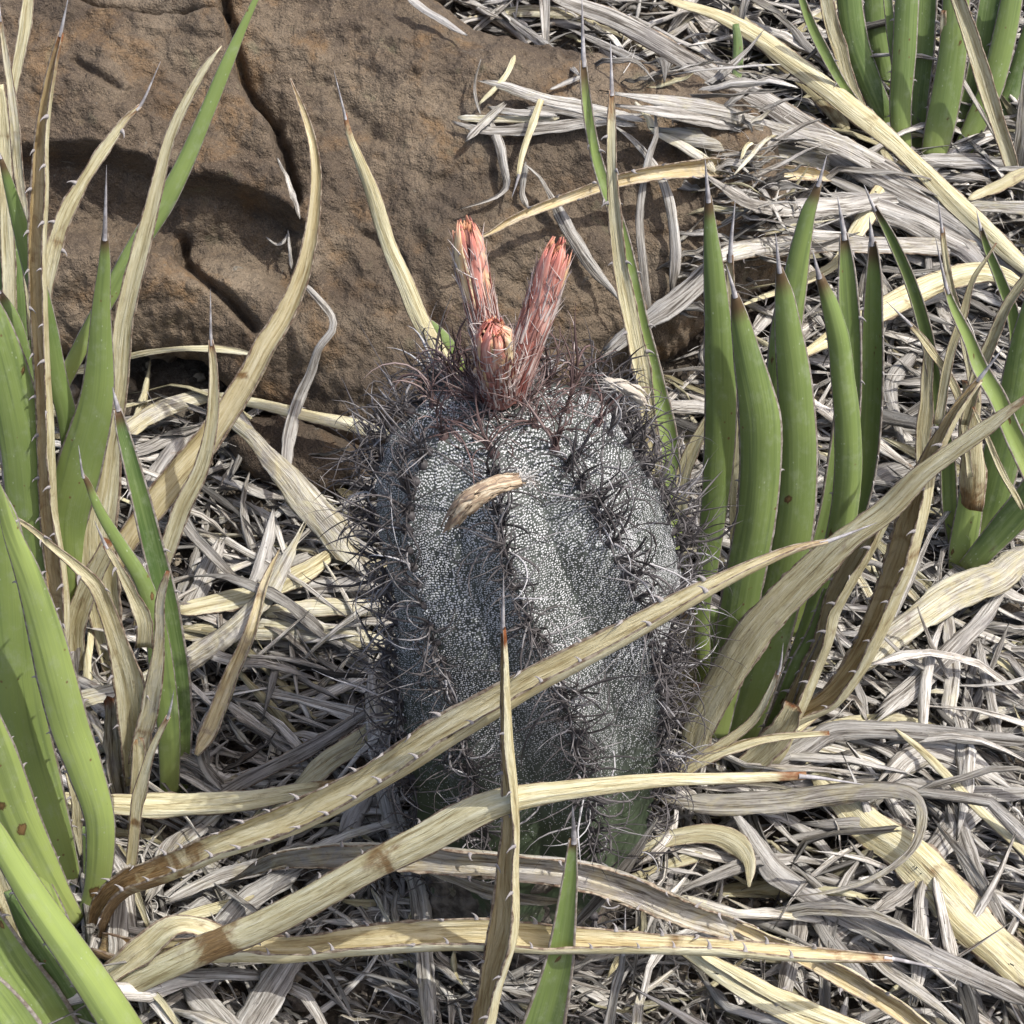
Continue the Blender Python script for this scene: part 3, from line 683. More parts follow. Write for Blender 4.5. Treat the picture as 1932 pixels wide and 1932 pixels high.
    if green:
        mm = len(V) // nr // 2; sv_ = np.sin(np.linspace(-1, 1, mm) * math.pi / 2 * .93); sv_ = np.tile(np.r_[sv_, sv_[::-1]], nr); sc_ = np.zeros(len(V))
        mlen = float(np.linalg.norm(np.diff(Pc, axis=0), axis=1).sum()); wm = float(Wc.mean())
        for (a, b_, ha, hb) in list(scorch2) + [(r2.uniform(.1, .9), r2.uniform(-.8, .8), r2.uniform(.0012, .004) / mlen, r2.uniform(.0006, .0016) / wm) for _ in range(int(r2.integers(1, 4)))]:
            sc_ = np.maximum(sc_, np.exp(-((tv - a) / ha) ** 2 - ((sv_ - b_) / hb) ** 2))
        at['scar'] = sc_; at['brown'] = 1. if sp else 0.
    if green: at['hue'] = hue + float(r2.normal(0, .06)); mats = [M['green'], M['margin']]
    else: at.update(tint=tint, blotch=blotch, val=val, rust=rust, inn=inn * np.tile(np.r_[np.ones(len(V) // nr // 2), np.zeros(len(V) // nr // 2)], nr)); mats = [M['dry'], M['margin_dry'] if (teeth or tint < .5) else M['dry']]
    nm = name or ('leaf' if green else 'dry_leaf' if owner else 'dead_leaf')
    me = mesh(nm, V, Q, mats, at, uv, mi)
    if owner:
        o = bpy.data.objects.new(nm, me); COL.objects.link(o); o.parent = PL[owner][0]; o.location = base - PL[owner][1]
        if label: o['label'] = label
    else:
        o = bpy.data.objects.new(nm, me); COL.objects.link(o); o.location = base
        o['label'] = label; o['category'] = 'dead leaf'; o['group'] = group or 'dead agave leaves lying in the litter'
    if sp:
        e = catmull(full[-3:] if len(full) > 2 else full, 30)[0]; k = np.argmin(np.linalg.norm(e[:, :3] - full[-2, :3], axis=1))
        sp_ = e[max(k - 2, 0):, :3]; rw = max(full[-2, 3] * .42, .0007)
        V, Q = tube_geo(sp_, rw * np.linspace(1.0, .05, len(sp_)) ** .85, 7)
        s = bpy.data.objects.new('terminal_spine', mesh('terminal_spine', V - base, Q, [M['spine']])); COL.objects.link(s); s.parent = o
    if teeth: teeth_on(o, ed, base, teeth, .0030 if not green else .0026)
    return o
# --- A: upper left
L('A', 'g', '0,420,50 20,520,52 30,640,60 60,800,52 75,950,50 90,1150,40', yo=.02, dy=.02, sg=-1, phi=.9, sp=0, hue=.12, teeth=.03)
L('A', 'g', '-8,530,3 -2,550,10 25,600,24 50,690,28 72,800,28 95,1000,30', yo=.015, dy=.01, sg=-1, hue=.3)
L('A', 'g', '490,-12,8 482,0,10 454,61,16 424,130,24 390,212,27 349,307,32 308,386,38 260,461,37 219,533,34 160,640,30 100,760,28', yo=.045, dy=.045, sg=-1, phi=.8, sp=0, hue=.42)
L('A', 'g', '-6,270,3 0,294,6 20,359,20 48,461,32 72,547,36 92,632,37 106,710,38 126,785,36 138,900,34 140,1100,30', yo=.0, dy=.0, sg=-1, phi=.9, hue=.40)
L('A', 'g', '201,311,2 198,440,12 197,500,22 191,581,34 184,744,62 150,881,85 126,983,80 128,1086,66 120,1200,50', yo=-.005, dy=-.005, sg=-1, phi=.75, hue=.46)
L('A', 'g', '-30,560,40 -8,620,60 20,720,78 46,850,90 60,1000,84 72,1150,60 80,1250,50', yo=-.01, dy=.0, sg=-1, phi=.8, sp=0, hue=.55)
L('A', 'g', '20,1060,40 60,1090,60 90,1150,56 100,1260,50', yo=-.012, dy=0, sg=-1, sp=0, hue=.25)
L('A', 'd', '58,-30,22 45,60,24 32,130,20 18,200,16 5,300,12', yo=.06, dy=.02, sp=0, tint=.15)
L('A', 'd', '-2,160,18 5,210,20 10,320,26 14,440,26 20,640,26', yo=.03, dy=.02, sp=0, tint=.02, rust=0)
L('A', 'd', '-4,-20,3 0,30,6 14,130,14 26,220,18 36,330,18 46,420,16 60,640,16', yo=.01, dy=.02, tint=.40, phi=.9)
L('A', 'd', '130,-10,2 115,60,8 100,113,14 84,192,20 74,273,24 68,376,30 64,480,34 75,676,32 82,812,34 88,950,34 96,1050,36 106,1155,38 112,1260,34', yo=-.014, dy=.012, phi=1.75, sg=1, off=.55, inn=.6, teeth=.022, tint=.12, blotch=.13)
L('A', 'd', '303,116,2 266,198,8 236,226,12 216,255,16 190,291,20 158,342,22 124,403,30 106,455,34 92,512,32 84,580,26 80,700,24', yo=.03, dy=.04, phi=.9, tint=.10, blotch=.10, rust=1, teeth=.03)
L('A', 'd', '417,88,2 386,126,14 345,198,18 318,260,20 300,325,24 280,403,28 263,465,34 246,533,38 232,598,40 225,660,40 218,744,36 200,847,46 190,915,60 178,1000,68 180,1085,68 195,1160,62 212,1240,56 230,1300,44', yo=-.008, dy=.03, phi=.85, off=.2, sp=0, tint=.03, rust=0, val=1.06, label='wide cream dry leaf')
L('A', 'd', '546,150,2 574,222,12 591,290,16 594,359,19 583,461,25 565,530,31 536,598,37 500,656,43 478,700,47 437,771,50 393,833,52 335,898,50 290,950,46 246,1010,42 222,1060,36 190,1130,30', yo=.01, dy=.065, phi=1.4, sp=0, off=.1, inn=.25, tint=.14, val=.98, label='long curving straw-coloured dry leaf')
L('A', 'd', '397,545,2 398,640,8 402,680,14 403,735,17 399,803,23 380,884,29 342,963,35 314,1045,30 290,1100,24 260,1180,20', yo=-.005, dy=.02, phi=.7, tint=.02, rust=1)
L('A', 'd', '210,1020,30 165,1110,40 140,1200,44 150,1290,40', yo=-.012, sp=0, tint=.05, blotch=.1)
# --- C: slender one left of the cactus
L('C', 'g', '212,730,3 222,770,14 232,810,24 246,860,30 270,948,37 290,1027,41 314,1120,43 330,1206,41 340,1275,42 346,1375,38 343,1500,30', yo=.0, dy=.02, phi=1.0, off=-.2, hue=.12, teeth=.03)
L('C', 'g', '148,840,2 156,895,5 165,910,10 190,967,18 232,1036,24 270,1098,30 292,1170,36 304,1260,46 318,1375,42 320,1500,34', yo=-.012, dy=.005, sg=-1, phi=.9, hue=.40)
L('C', 'd', '178,982,2 198,1027,9 220,1064,15 247,1115,22 270,1165,29 273,1218,28', yo=-.022, dy=-.006, phi=.8, tint=.22, blotch=.1, teeth=.03, label='short dry leaf with a broken brown end')
L('C', 'd', '318,1076,8 304,1127,15 301,1189,17 295,1257,27 284,1333,35 270,1384,37 262,1440,34', yo=-.028, dy=-.01, phi=.8, sp=0, tint=.42, blotch=.06)
L('C', 'd', '-6,955,8 0,962,9 52,994,11 96,1032,15 137,1066,19 178,1110,27 198,1161,35 220,1223,47 240,1291,58 245,1380,50 250,1480,36', yo=-.02, dy=-.03, phi=.9, sp=0, off=.2, tint=.2, blotch=.12, teeth=.03)
L('C', 'd', '260,1390,20 262,1450,26 256,1540,30 240,1640,26', yo=-.03, dy=.0, sp=0, tint=.2, blotch=.14)
L('C', 'd', '212,1330,30 215,1420,34 228,1500,34 235,1560,28', yo=-.02, dy=.0, sp=0, tint=.6, val=.7, blotch=.1)
L('C', 'd', '329,1300,2 318,1350,8 300,1385,12 285,1420,15 268,1480,20 257,1530,20 251,1600,20 246,1650,22 240,1710,24', yo=-.06, dy=-.005, phi=.7, tint=.10, rust=1, label='thin pale dry leaf with a sharp grey point')
# --- B: lower left, bright
L('B', 'g', '-20,920,40 6,1000,64 16,1120,84 26,1250,96 45,1380,96 75,1490,86 105,1580,66 132,1670,48 156,1740,38', yo=.012, dy=-.01, sg=-1, phi=.85, sp=0, hue=.66, teeth=.03)
L('B', 'g', '-8,900,4 0,930,14 20,1000,30 55,1090,48 85,1190,64 110,1290,72 133,1375,72 160,1450,66 187,1540,56 189,1615,52 180,1682,46 162,1730,40', yo=-.002, dy=-.02, sg=-1, phi=.8, sp=0, hue=.80, teeth=.026, scorch2=((.075, -.1, .018, .45),))
L('B', 'g', '-40,1350,70 -6,1440,84 30,1540,84 68,1620,74 105,1690,60 140,1745,46', yo=-.012, dy=-.03, sg=-1, phi=.85, sp=0, hue=.85, teeth=.024, scorch2=((.50, .0, .03, .22), (.22, .5, .02, .15)))
L('B', 'g', '78,1390,6 90,1420,10 105,1470,16 128,1570,20 146,1660,24 156,1730,22', yo=.02, dy=.0, sg=1, sp=0, hue=.15, teeth=.024)
L('B', 'g', '60,1640,40 85,1710,60 105,1770,70 110,1830,70 100,1870,50', yo=-.022, dy=.0, sg=-1, sp=0, hue=.75)
L('B', 'g', '165,1560,20 172,1640,30 172,1700,34 165,1750,34', yo=.015, dy=.0, sg=-1, sp=0, hue=.20)
L('B', 'd', '120,1430,10 140,1500,18 148,1580,20 158,1640,18', yo=.024, dy=0, sp=0, tint=.05, blotch=.1, teeth=.02)
L('B', 'd', '-20,1600,40 4,1650,50 28,1720,52 52,1800,42 70,1860,30', yo=-.04, dy=-.01, sp=0, phi=.9, tint=.12, blotch=.08)
L('B', 'd', '1655,986,2 1560,1022,11 1500,1036,20 1440,1060,26 1370,1092,32 1290,1132,42 1180,1192,50 1075,1247,56 1000,1286,58 940,1320,62 842,1375,62 740,1440,58 640,1497,58 510,1555,56 410,1595,54 310,1640,56 240,1665,54 195,1706,50 172,1770,22', yo=-.008, dy=-.062, bow=-.030, phi=1.75, sg=1, off=.42, inn=.14, teeth=.0165, tint=.0, blotch=.06, rust=.6, twist=-.2, roll=.05, scorch=((.03, .07, .50), (.13, .05, .46), (.20, .03, .38), (.25, .015, .3)), label='very long straw leaf sweeping diagonally across the front of the cactus')
L('B', 'd', '1630,1480,2 1520,1465,12 1460,1467,17 1400,1469,22 1320,1470,26 1240,1472,30 1100,1487,36 980,1506,44 900,1531,50 800,1585,50 700,1635,52 600,1690,58 500,1743,62 400,1785,58 300,1830,54 200,1880,52 130,1905,48', yo=-.045, dy=-.035, bow=-.022, phi=.95, sg=-1, teeth=.03, tint=.0, blotch=.04, rust=1, scorch=((.265, .035, .52), (.53, .02, .34)), label='long rounded cream leaf with scorched brown patches and a red tip')
L('B', 'd', '1790,1832,2 1680,1808,12 1620,1804,20 1500,1796,30 1350,1786,36 1200,1776,44 1050,1765,52 900,1755,60 760,1760,58 650,1775,54 560,1790,52 450,1785,52 340,1790,50 260,1795,56 190,1780,48', yo=-.028, dy=-.050, bow=-.018, phi=1.8, sg=1, off=.45, inn=.22, teeth=.0175, tint=.0, blotch=.05, rust=1, scorch=((.02, .06, .42), (.13, .02, .3)), label='long toothed straw leaf running level along the bottom')
L('B', 'd', '700,1458,6 650,1478,18 560,1496,28 440,1512,38 310,1520,44 200,1513,40 120,1510,40', yo=.03, dy=.01, phi=.9, sg=-1, sp=0, tint=.10, blotch=.03, wr=.16, scorch=((.82, .06, .40),))
L('B', 'd', '430,1770,30 340,1745,40 270,1790,52 215,1830,40 150,1880,40', yo=-.05, dy=0, sp=0, tint=.15, blotch=.12, phi=.8)
# --- J: bottom left corner
L('J', 'g', '-30,1540,26 -10,1575,36 20,1630,46 70,1710,54 125,1790,60 180,1870,66 235,1955,70 290,2040,70', yo=-.005, dy=.0, phi=1.0, sg=-1, off=.2, sp=0, hue=.72, teeth=.03)
L('J', 'g', '-60,1690,50 -20,1750,66 20,1820,84 75,1900,92 125,1985,90', yo=.005, dy=.0, phi=.8, sg=1, sp=0, hue=.32, teeth=.026)
L('J', 'g', '-40,1850,60 0,1900,80 40,1960,90 80,2040,90', yo=-.01, dy=.0, phi=.8, sg=1, sp=0, hue=.45)
L('J', 'g', '20,1680,26 60,1760,40 120,1850,50 170,1930,56 210,2010,50', yo=.012, dy=.0, phi=.8, sg=-1, sp=0, hue=.18)
# --- G: bottom centre
L('G', 'd', '950,1080,2 949,1180,10 951,1230,16 952,1280,22 955,1380,27 958,1480,32 958,1560,37 950,1640,41 942,1720,46 928,1810,48 910,1900,52 893,1975,56 880,2050,54', yo=-.004, dy=-.012, phi=1.75, sg=1, off=.62, inn=.5, teeth=.028, tint=.02, rust=1.2, label='upright straw leaf with a red-brown tip standing before the cactus')
L('G', 'g', '1080,1518,2 1083,1580,16 1080,1625,24 1078,1660,31 1068,1760,48 1058,1830,62 1035,1932,84 1020,1990,92 1005,2060,90', yo=-.002, dy=-.004, phi=.95, sg=1, off=-.3, hue=.25)
L('G', 'd', '1180,1712,2 1177,1790,12 1171,1830,16 1160,1870,18 1145,1960,22 1135,2040,24', yo=.002, dy=0, phi=.8, tint=.75, rust=0)
# --- D: right of the cactus
D = dict(sg=-1)
L('D', 'g', '1640,408,2 1645,455,15 1646,490,26 1645,530,35 1642,610,44 1640,690,49 1636,780,49 1630,870,44 1618,940,40 1590,1050,34 1560,1150,28 1520,1280,24', yo=.04, dy=.01, phi=1.2, sg=1, off=.35, hue=.38, teeth=.022)
L('D', 'g', '1580,370,2 1592,440,15 1597,500,30 1600,560,39 1604,640,42 1600,760,48 1585,880,50 1560,1000,44 1500,1200,40', yo=.03, dy=.012, phi=.8, sg=1, hue=.34, teeth=.03)
L('D', 'g', '1560,293,2 1545,345,11 1535,375,20 1525,400,27 1510,470,38 1498,540,48 1484,620,58 1477,700,60 1470,800,54 1450,1000,50 1420,1200,40', yo=.022, dy=.02, phi=.7, hue=.42, **D)
L('D', 'g', '1330,298,2 1336,370,13 1340,430,24 1347,512,39 1355,615,51 1358,676,59 1360,780,60 1355,880,56 1345,980,48 1332,1080,42 1322,1160,34 1330,1300,26', yo=.006, dy=.005, phi=.85, hue=.38, **D)
L('D', 'g', '1533,472,2 1545,520,13 1555,550,22 1565,580,31 1580,645,40 1588,720,44 1595,790,48 1597,880,50 1590,960,50 1570,1060,52 1540,1160,54 1500,1270,50 1465,1360,40', yo=.0, dy=.0, phi=1.15, sg=-1, off=.22, hue=.40, teeth=.03)
L('D', 'g', '1370,498,2 1386,555,13 1392,582,25 1398,612,36 1412,680,54 1425,740,68 1434,800,80 1434,890,78 1425,985,74 1405,1090,74 1385,1200,70 1365,1300,60 1350,1390,46', yo=-.012, dy=-.006, phi=.8, hue=.36, teeth=.05, **D)
L('D', 'g', '1463,438,2 1470,505,12 1475,530,22 1480,560,35 1488,630,51 1497,700,62 1502,760,67 1506,850,72 1502,950,74 1490,1030,78 1470,1120,84 1445,1210,88 1420,1300,84 1395,1380,74 1368,1450,54', yo=-.005, dy=-.002, phi=.75, hue=.40, teeth=.05, **D)
L('D', 'g', '1560,1110,16 1535,1190,28 1500,1260,34 1470,1340,38 1435,1420,34', yo=-.014, dy=-.004, phi=1.2, sg=1, off=.3, sp=0, hue=.28, teeth=.014)
L('D', 'g', '1350,1150,16 1340,1230,30 1345,1330,40 1370,1440,36', yo=.01, dy=0, sp=0, hue=.2, **D)
L('D', 'd', '1387,378,3 1378,480,13 1380,560,16 1388,680,15 1390,800,15 1386,900,14 1382,980,12 1390,1150,12', yo=.012, dy=.004, tint=.02)
L('D', 'd', '1955,735,10 1870,800,26 1800,850,34 1740,895,38 1675,960,46 1600,1015,56 1530,1080,62 1460,1150,64 1410,1210,66 1360,1290,64 1320,1370,58 1308,1420,50', yo=-.032, dy=-.014, phi=.5, sg=-1, sp=0, tint=.25, blotch=.05, val=.85, label='broad tan dry leaf crossing the front of the green ones')
L('D', 'd', '1895,653,2 1850,712,10 1825,740,16 1785,795,26 1745,870,38 1722,940,50 1700,1010,54 1678,1085,54 1648,1172,48 1610,1245,42 1560,1310,37 1500,1350,31 1430,1400,24', yo=-.022, dy=-.004, phi=1.75, sg=1, off=.62, inn=.5, teeth=.020, tint=.12, blotch=.10, rust=.3, val=.92, label='curved dry leaf with an orange-brown channel')
L('D', 'd', '1700,920,26 1645,1000,40 1605,1060,48 1575,1130,46 1555,1200,42 1530,1260,42 1497,1330,46 1470,1390,44 1440,1440,40', yo=-.020, dy=-.004, phi=1.7, sg=1, off=.55, inn=.4, sp=0, teeth=.016, tint=.16, blotch=.09, val=.85)
L('D', 'd', '1478,1213,2 1470,1265,9 1450,1310,13 1420,1360,17 1370,1400,19 1320,1430,21 1265,1468,20', yo=-.045, dy=-.005, tint=.12, rust=1)
L('D', 'd', '1565,1383,8 1470,1390,16 1390,1410,19 1320,1440,19 1262,1478,16', yo=-.05, dy=.0, sp=0, tint=.15, val=.9)
L('D', 'd', '1330,1290,40 1315,1360,54 1320,1430,50 1330,1470,40', yo=-.02, dy=-.004, sp=0, tint=.2, blotch=.10, val=.7)
L('D', 'd', '1300,1150,24 1296,1230,36 1290,1330,44 1295,1420,40', yo=.005, dy=-.004, sp=0, tint=.25, blotch=.08, val=.6)
L('D', 'd', '1500,1330,40 1465,1390,50 1430,1430,46 1400,1450,40', yo=-.03, dy=-.004, sp=0, tint=.2, blotch=.10, val=.75)
# --- E: right edge
L('E', 'g', '1630,348,2 1648,390,10 1680,450,19 1715,530,23 1740,610,26 1755,680,26 1770,770,28 1785,870,30 1790,960,32 1805,1050,32', yo=.0, dy=.03, phi=1.2, sg=1, off=.3, hue=.45)
L('E', 'g', '1765,448,2 1785,540,10 1800,580,17 1830,640,24 1850,690,31 1885,750,34 1915,820,36 1955,900,42', yo=-.07, dy=-.004, phi=1.15, sg=1, off=-.3, hue=.50)
L('E', 'g', '1842,395,3 1850,430,8 1862,470,15 1890,540,21 1910,600,25 1915,680,26 1905,800,26 1880,950,26', yo=.012, dy=.025, phi=1.1, sg=1, off=.25, hue=.38, teeth=.03)
L('E', 'g', '1950,560,30 1930,650,46 1912,760,62 1890,860,72 1868,950,64 1842,1030,52 1820,1075,46', yo=-.004, dy=.01, phi=.7, sg=-1, sp=0, hue=.34)
L('E', 'g', '1975,900,66 1945,940,64 1900,990,56 1855,1040,44 1825,1075,40', yo=-.02, dy=-.01, phi=.7, sg=-1, sp=0, hue=.22)
L('E', 'g', '1834,860,16 1833,900,36 1831,940,46 1826,980,50 1816,1040,52 1812,1085,46', yo=-.012, dy=.006, phi=.8, sg=-1, sp=0, hue=.5, thick=.06)
L('E', 'd', '1832,720,34 1830,800,40 1835,880,42 1832,948,47 1830,962,44', yo=-.015, dy=.004, thick=.04, sp=0, phi=.8, sg=-1, tint=.08, blotch=.1, val=.85, scorch=((.0, .14, .55),), label='tan dry upper half of a leaf whose foot is still green')
L('E', 'd', '1752,640,14 1750,690,21 1748,760,26 1740,850,26 1750,950,24', yo=.006, dy=.01, sp=0, tint=.12, blotch=.08, val=.8)
L('E', 'd', '1770,378,2 1777,430,8 1783,480,12 1795,540,14 1815,620,14 1840,760,14', yo=-.02, dy=.01, tint=.2, rust=1)
L('E', 'd', '1880,458,3 1860,490,7 1835,530,11 1815,600,17 1790,680,18 1770,800,18', yo=-.03, dy=.01, tint=.2, sp=0, val=.8)
L('E', 'd', '1960,480,12 1940,520,15 1900,580,21 1865,660,24 1840,720,20 1820,800,16', yo=-.05, dy=.0, sp=0, phi=1.0, tint=.2, blotch=.10, val=.8)
L('E', 'd', '1672,568,2 1715,610,9 1735,632,12 1755,660,14 1790,710,15 1815,770,14 1830,900,12', yo=-.03, dy=.01, tint=.15)
L('E', 'd', '1836,768,6 1865,830,10 1890,890,11 1930,960,9', yo=-.08, dy=.0, sp=0, tint=.1)
# --- F: top right corner
for q, (s, h_, yo_, sg_) in enumerate((
    ('1505,-20,12 1530,50,19 1560,110,20 1592,165,16 1650,240,14', .45, .0, 1), ('1600,-20,46 1612,70,48 1635,140,44 1660,200,40 1690,270,32', .26, .012, -1),
    ('1650,-20,42 1655,60,40 1668,130,36 1690,230,30', .2, .03, -1), ('1672,-20,16 1680,60,18 1690,130,16 1700,200,14', .5, .008, 1),
    ('1712,-20,44 1706,100,44 1699,200,40 1703,285,34', .36, -.004, -1), ('1748,-20,36 1742,100,36 1732,200,32 1730,290,28', .22, .006, 1),
    ('1805,-20,50 1800,80,53 1785,180,56 1770,255,54 1760,300,46', .42, -.012, -1), ('1868,-20,42 1852,80,46 1836,160,42 1812,250,36', .2, .01, 1),
    ('1912,-20,38 1897,60,44 1872,160,44 1842,230,42 1812,295,36', .34, -.004, -1), ('1965,-10,30 1940,80,36 1905,180,34 1860,260,30', .25, .01, -1),
    ('1388,45,12 1392,80,18 1392,120,20 1388,165,16', .08, .03, -1))):
    L('F', 'g', s, yo=yo_, dy=.02, phi=.8, sg=sg_, off=.2 if sg_ > 0 else 0, sp=0, hue=h_, teeth=.03)
L('F', 'd', '1795,-30,24 1805,-10,25 1830,60,27 1855,140,28 1880,220,26 1905,300,25 1935,400,22', yo=-.03, dy=.02, sp=0, phi=.9, tint=.2, blotch=.06, val=.85)
L('F', 'd', '1555,-20,24 1580,80,27 1605,160,26 1640,230,20', yo=.004, dy=.02, sp=0, tint=.15, blotch=.04, val=.8)
L('F', 'd', '1780,20,10 1778,90,12 1770,170,14 1760,240,14', yo=.006, dy=.0, sp=0, tint=.1, blotch=.1, val=.8)
L('F', 'd', '1940,130,14 1930,190,18 1925,260,24 1915,330,26', yo=-.02, dy=.0, sp=0, tint=.7, val=.9)
# --- I: behind the cactus
L('I', 'd', '1152,78,2 1154,168,11 1153,240,17 1155,325,21 1162,412,25 1175,515,31 1192,615,33 1205,680,33 1220,760,30 1235,900,28', yo=.0, dy=.05, phi=.7, tint=.0, rust=1.2, teeth=.04)
L('I', 'g', '1098,-6,2 1101,112,13 1108,190,19 1122,275,21 1140,340,23 1172,430,25 1192,510,27 1210,600,30 1228,670,32 1240,720,34 1262,810,36 1272,900,36 1285,1010,32 1290,1140,28', yo=.012, dy=.05, phi=1.1, sg=1, off=-.3, hue=.46, teeth=.03)
L('I', 'd', '630,133,2 650,215,7 655,240,10 662,265,14 680,310,20 705,375,27 733,462,31 765,535,33 792,600,35 825,660,36 850,710,30 880,800,26', yo=.012, dy=.02, phi=.8, sg=-1, tint=.0, rust=1.3)
L('I', 'g', '800,600,6 818,618,20 845,650,26 870,700,26', yo=.02, dy=.005, sg=-1, sp=0, hue=.3)
L('I', 'd', '1345,780,18 1310,840,26 1290,900,28 1285,980,26', yo=.01, dy=.0, sp=0, tint=.1)
# rotted foot of the lower-left agave
Vr, Qr = tube_geo(np.array([ghit(96, 1880) + [0, -.012, .004], ghit(120, 1882) + [0, -.012, .008], ghit(140, 1880) + [0, -.012, .010], ghit(150, 1880) + [0, -.012, .010]]), np.array([.003, .0085, .0075, .0012]), 14)
Vr = Vr + np.array([mnoise.noise_vector(Vector(v * 260)) for v in Vr]) * .0022
o = bpy.data.objects.new('rotted_stub', mesh('rotted_stub', Vr - PL['B'][1], Qr, [M['rot']])); COL.objects.link(o); o.parent = PL['B'][0]
# --- dead leaves lying about: each one traced where it lies
def DL(label, pts, **k):
    a = dict(sp=0, tint=.95, rust=0., phi=.6, sg=-1, lift=(.018, .018)); a.update(k); return L(None, 'd', pts, label=label, **a)
CR = dict(tint=.05, rust=.6, sg=-1)
# top right
DL('long cream leaf running diagonally down from the top edge, uppermost of the pile', '1240,-20,14 1260,-5,17 1350,20,23 1435,65,29 1510,130,34 1580,185,38 1650,240,40 1720,300,40 1790,370,42 1860,440,38 1920,490,30 1990,545,14', lift=(.05, .045), **CR)
DL('long thick grey leaf slanting from the top edge over the boulder top', '1010,-30,18 1050,-10,22 1140,24,36 1225,72,42 1310,125,42 1370,160,42 1440,185,44 1500,215,44 1580,265,46 1660,315,42 1730,355,32', lift=(.046, .042), teeth=.05)
DL('broad grey leaf curving below the long grey one, right of the boulder', '1560,370,30 1650,390,42 1740,420,44 1830,480,34 1900,540,26', lift=(.036, .036))
DL('wide split grey leaf lying level along the boulder right shoulder', '1190,205,14 1290,215,32 1400,225,38 1500,245,42 1580,280,42 1660,315,30', lift=(.034, .034), twist=.6)
for q_, (lb, pts_, kw) in enumerate((
    ('straight grey-beige leaf, middle of the bundle sweeping right of the boulder top', '1170,178,14 1300,192,30 1420,215,37 1540,256,40 1660,312,38 1770,375,30', dict(lift=(.036, .036), tint=.7)),
    ('long ridged grey leaf running on down right at the end of the bundle', '1480,238,18 1580,300,34 1680,350,42 1780,402,44 1870,462,42 1945,525,34', dict(lift=(.038, .038), val=.9)),
    ('darker lower leaf of the bundle sweeping to the right edge', '1550,328,14 1680,385,30 1780,440,38 1880,510,38 1955,565,30', dict(lift=(.030, .030), val=.72, tint=.8)),
    ('narrow grey leaf hugging the upper side of the bundle', '1085,58,10 1180,108,20 1280,158,25 1380,205,26 1490,262,20', dict(lift=(.030, .030), val=.82)),
    ('short brown-grey leaf base where the bundle meets the right edge', '1800,395,30 1860,440,48 1910,490,58 1960,550,60', dict(lift=(.03, .03), tint=.4, blotch=.1, val=.7)),
    ('pale thin leaf crossing the bundle near its middle', '1385,330,5 1420,290,9 1460,262,10 1500,236,6', dict(lift=(.05, .045), tint=.5)))):
    DL(lb, pts_, **kw)
DL('tan-grey leaf tucked under the wide split grey leaf', '1260,252,30 1330,262,42 1400,270,42 1520,290,42 1610,312,30', lift=(.014, .014), tint=.6, val=.8)
DL('narrow toothed leaf reaching left across the boulder face above the flowers', '890,455,6 930,438,12 960,425,15 1010,400,18 1080,375,19 1150,350,23 1230,330,27 1310,325,30 1400,330,32 1500,335,26 1585,340,12', lift=(.03, .02), teeth=.02, tint=.38, blotch=.07, phi=1.7, sg=1, off=.35, inn=.4)
DL('white-grey leaf dipping like a bowl below the toothed one', '1350,345,16 1410,385,32 1480,400,36 1580,385,42 1660,370,34 1720,375,26', lift=(.034, .034), val=1.1)
DL('pale level leaf passing behind the green leaf tips right of the cactus', '1340,488,26 1400,470,34 1480,460,38 1620,455,38 1750,460,38 1860,470,32', lift=(.034, .034), tint=.7, val=1.1, teeth=.04)
DL('cream leaf bending down from under the long cream diagonal', '1700,305,24 1665,360,34 1630,415,38 1600,470,26 1570,500,19 1500,540,16 1430,565,10 1395,578,4', lift=(.035, .035), teeth=.03, **CR)
DL('thick cream arched leaf behind the right agave tips', '1935,545,22 1900,518,30 1870,508,36 1830,505,42 1770,525,48 1710,560,48 1650,590,46 1590,625,34 1530,660,26', lift=(.045, .04), val=1.08, wr=.16, **CR)
DL('short grey leaf level at the foot of the top right agave', '1735,300,20 1790,303,26 1850,303,26 1915,305,22', lift=(.02, .02))
DL('curled tan leaf below the top right agave', '1825,378,8 1850,366,20 1890,350,26 1940,322,24', lift=(.03, .03), tint=.2, blotch=.08, val=.8)
DL('broad fibrous grey leaf slanting up behind the cactus right shoulder', '1345,500,36 1310,535,42 1265,570,42 1200,620,38 1150,660,30', lift=(.028, .022))
DL('brown-blotched tan leaf half hidden under the long cream diagonal', '1385,15,26 1400,30,32 1475,105,42 1545,180,38 1600,245,30', lift=(.026, .02), tint=.15, blotch=.2, val=.7)
DL('dark grey stick-like leaf beside the thin green leaf at the top', '1455,20,8 1490,48,12 1520,75,16 1575,140,18 1600,190,12', lift=(.035, .03), val=.7)
DL('tan leaf with a brown patch arching along the top edge', '890,42,8 900,35,11 975,15,21 1060,18,22 1140,40,26 1210,75,30', lift=(.02, .016), tint=.45, blotch=.12)
DL('grey leaf hanging down from the arched tan one at the top edge', '950,25,10 1010,80,19 1065,115,16 1090,140,8', lift=(.018, .014), val=.8)
DL('thin grey leaf slanting down the back of the boulder at the top edge', '770,-5,14 825,32,15 870,62,8', lift=(.016, .016))
DL('pale stub leaning between the cream diagonal and the top agave', '1398,300,5 1430,268,9 1470,240,8 1480,235,4', lift=(.04, .03), tint=.3)
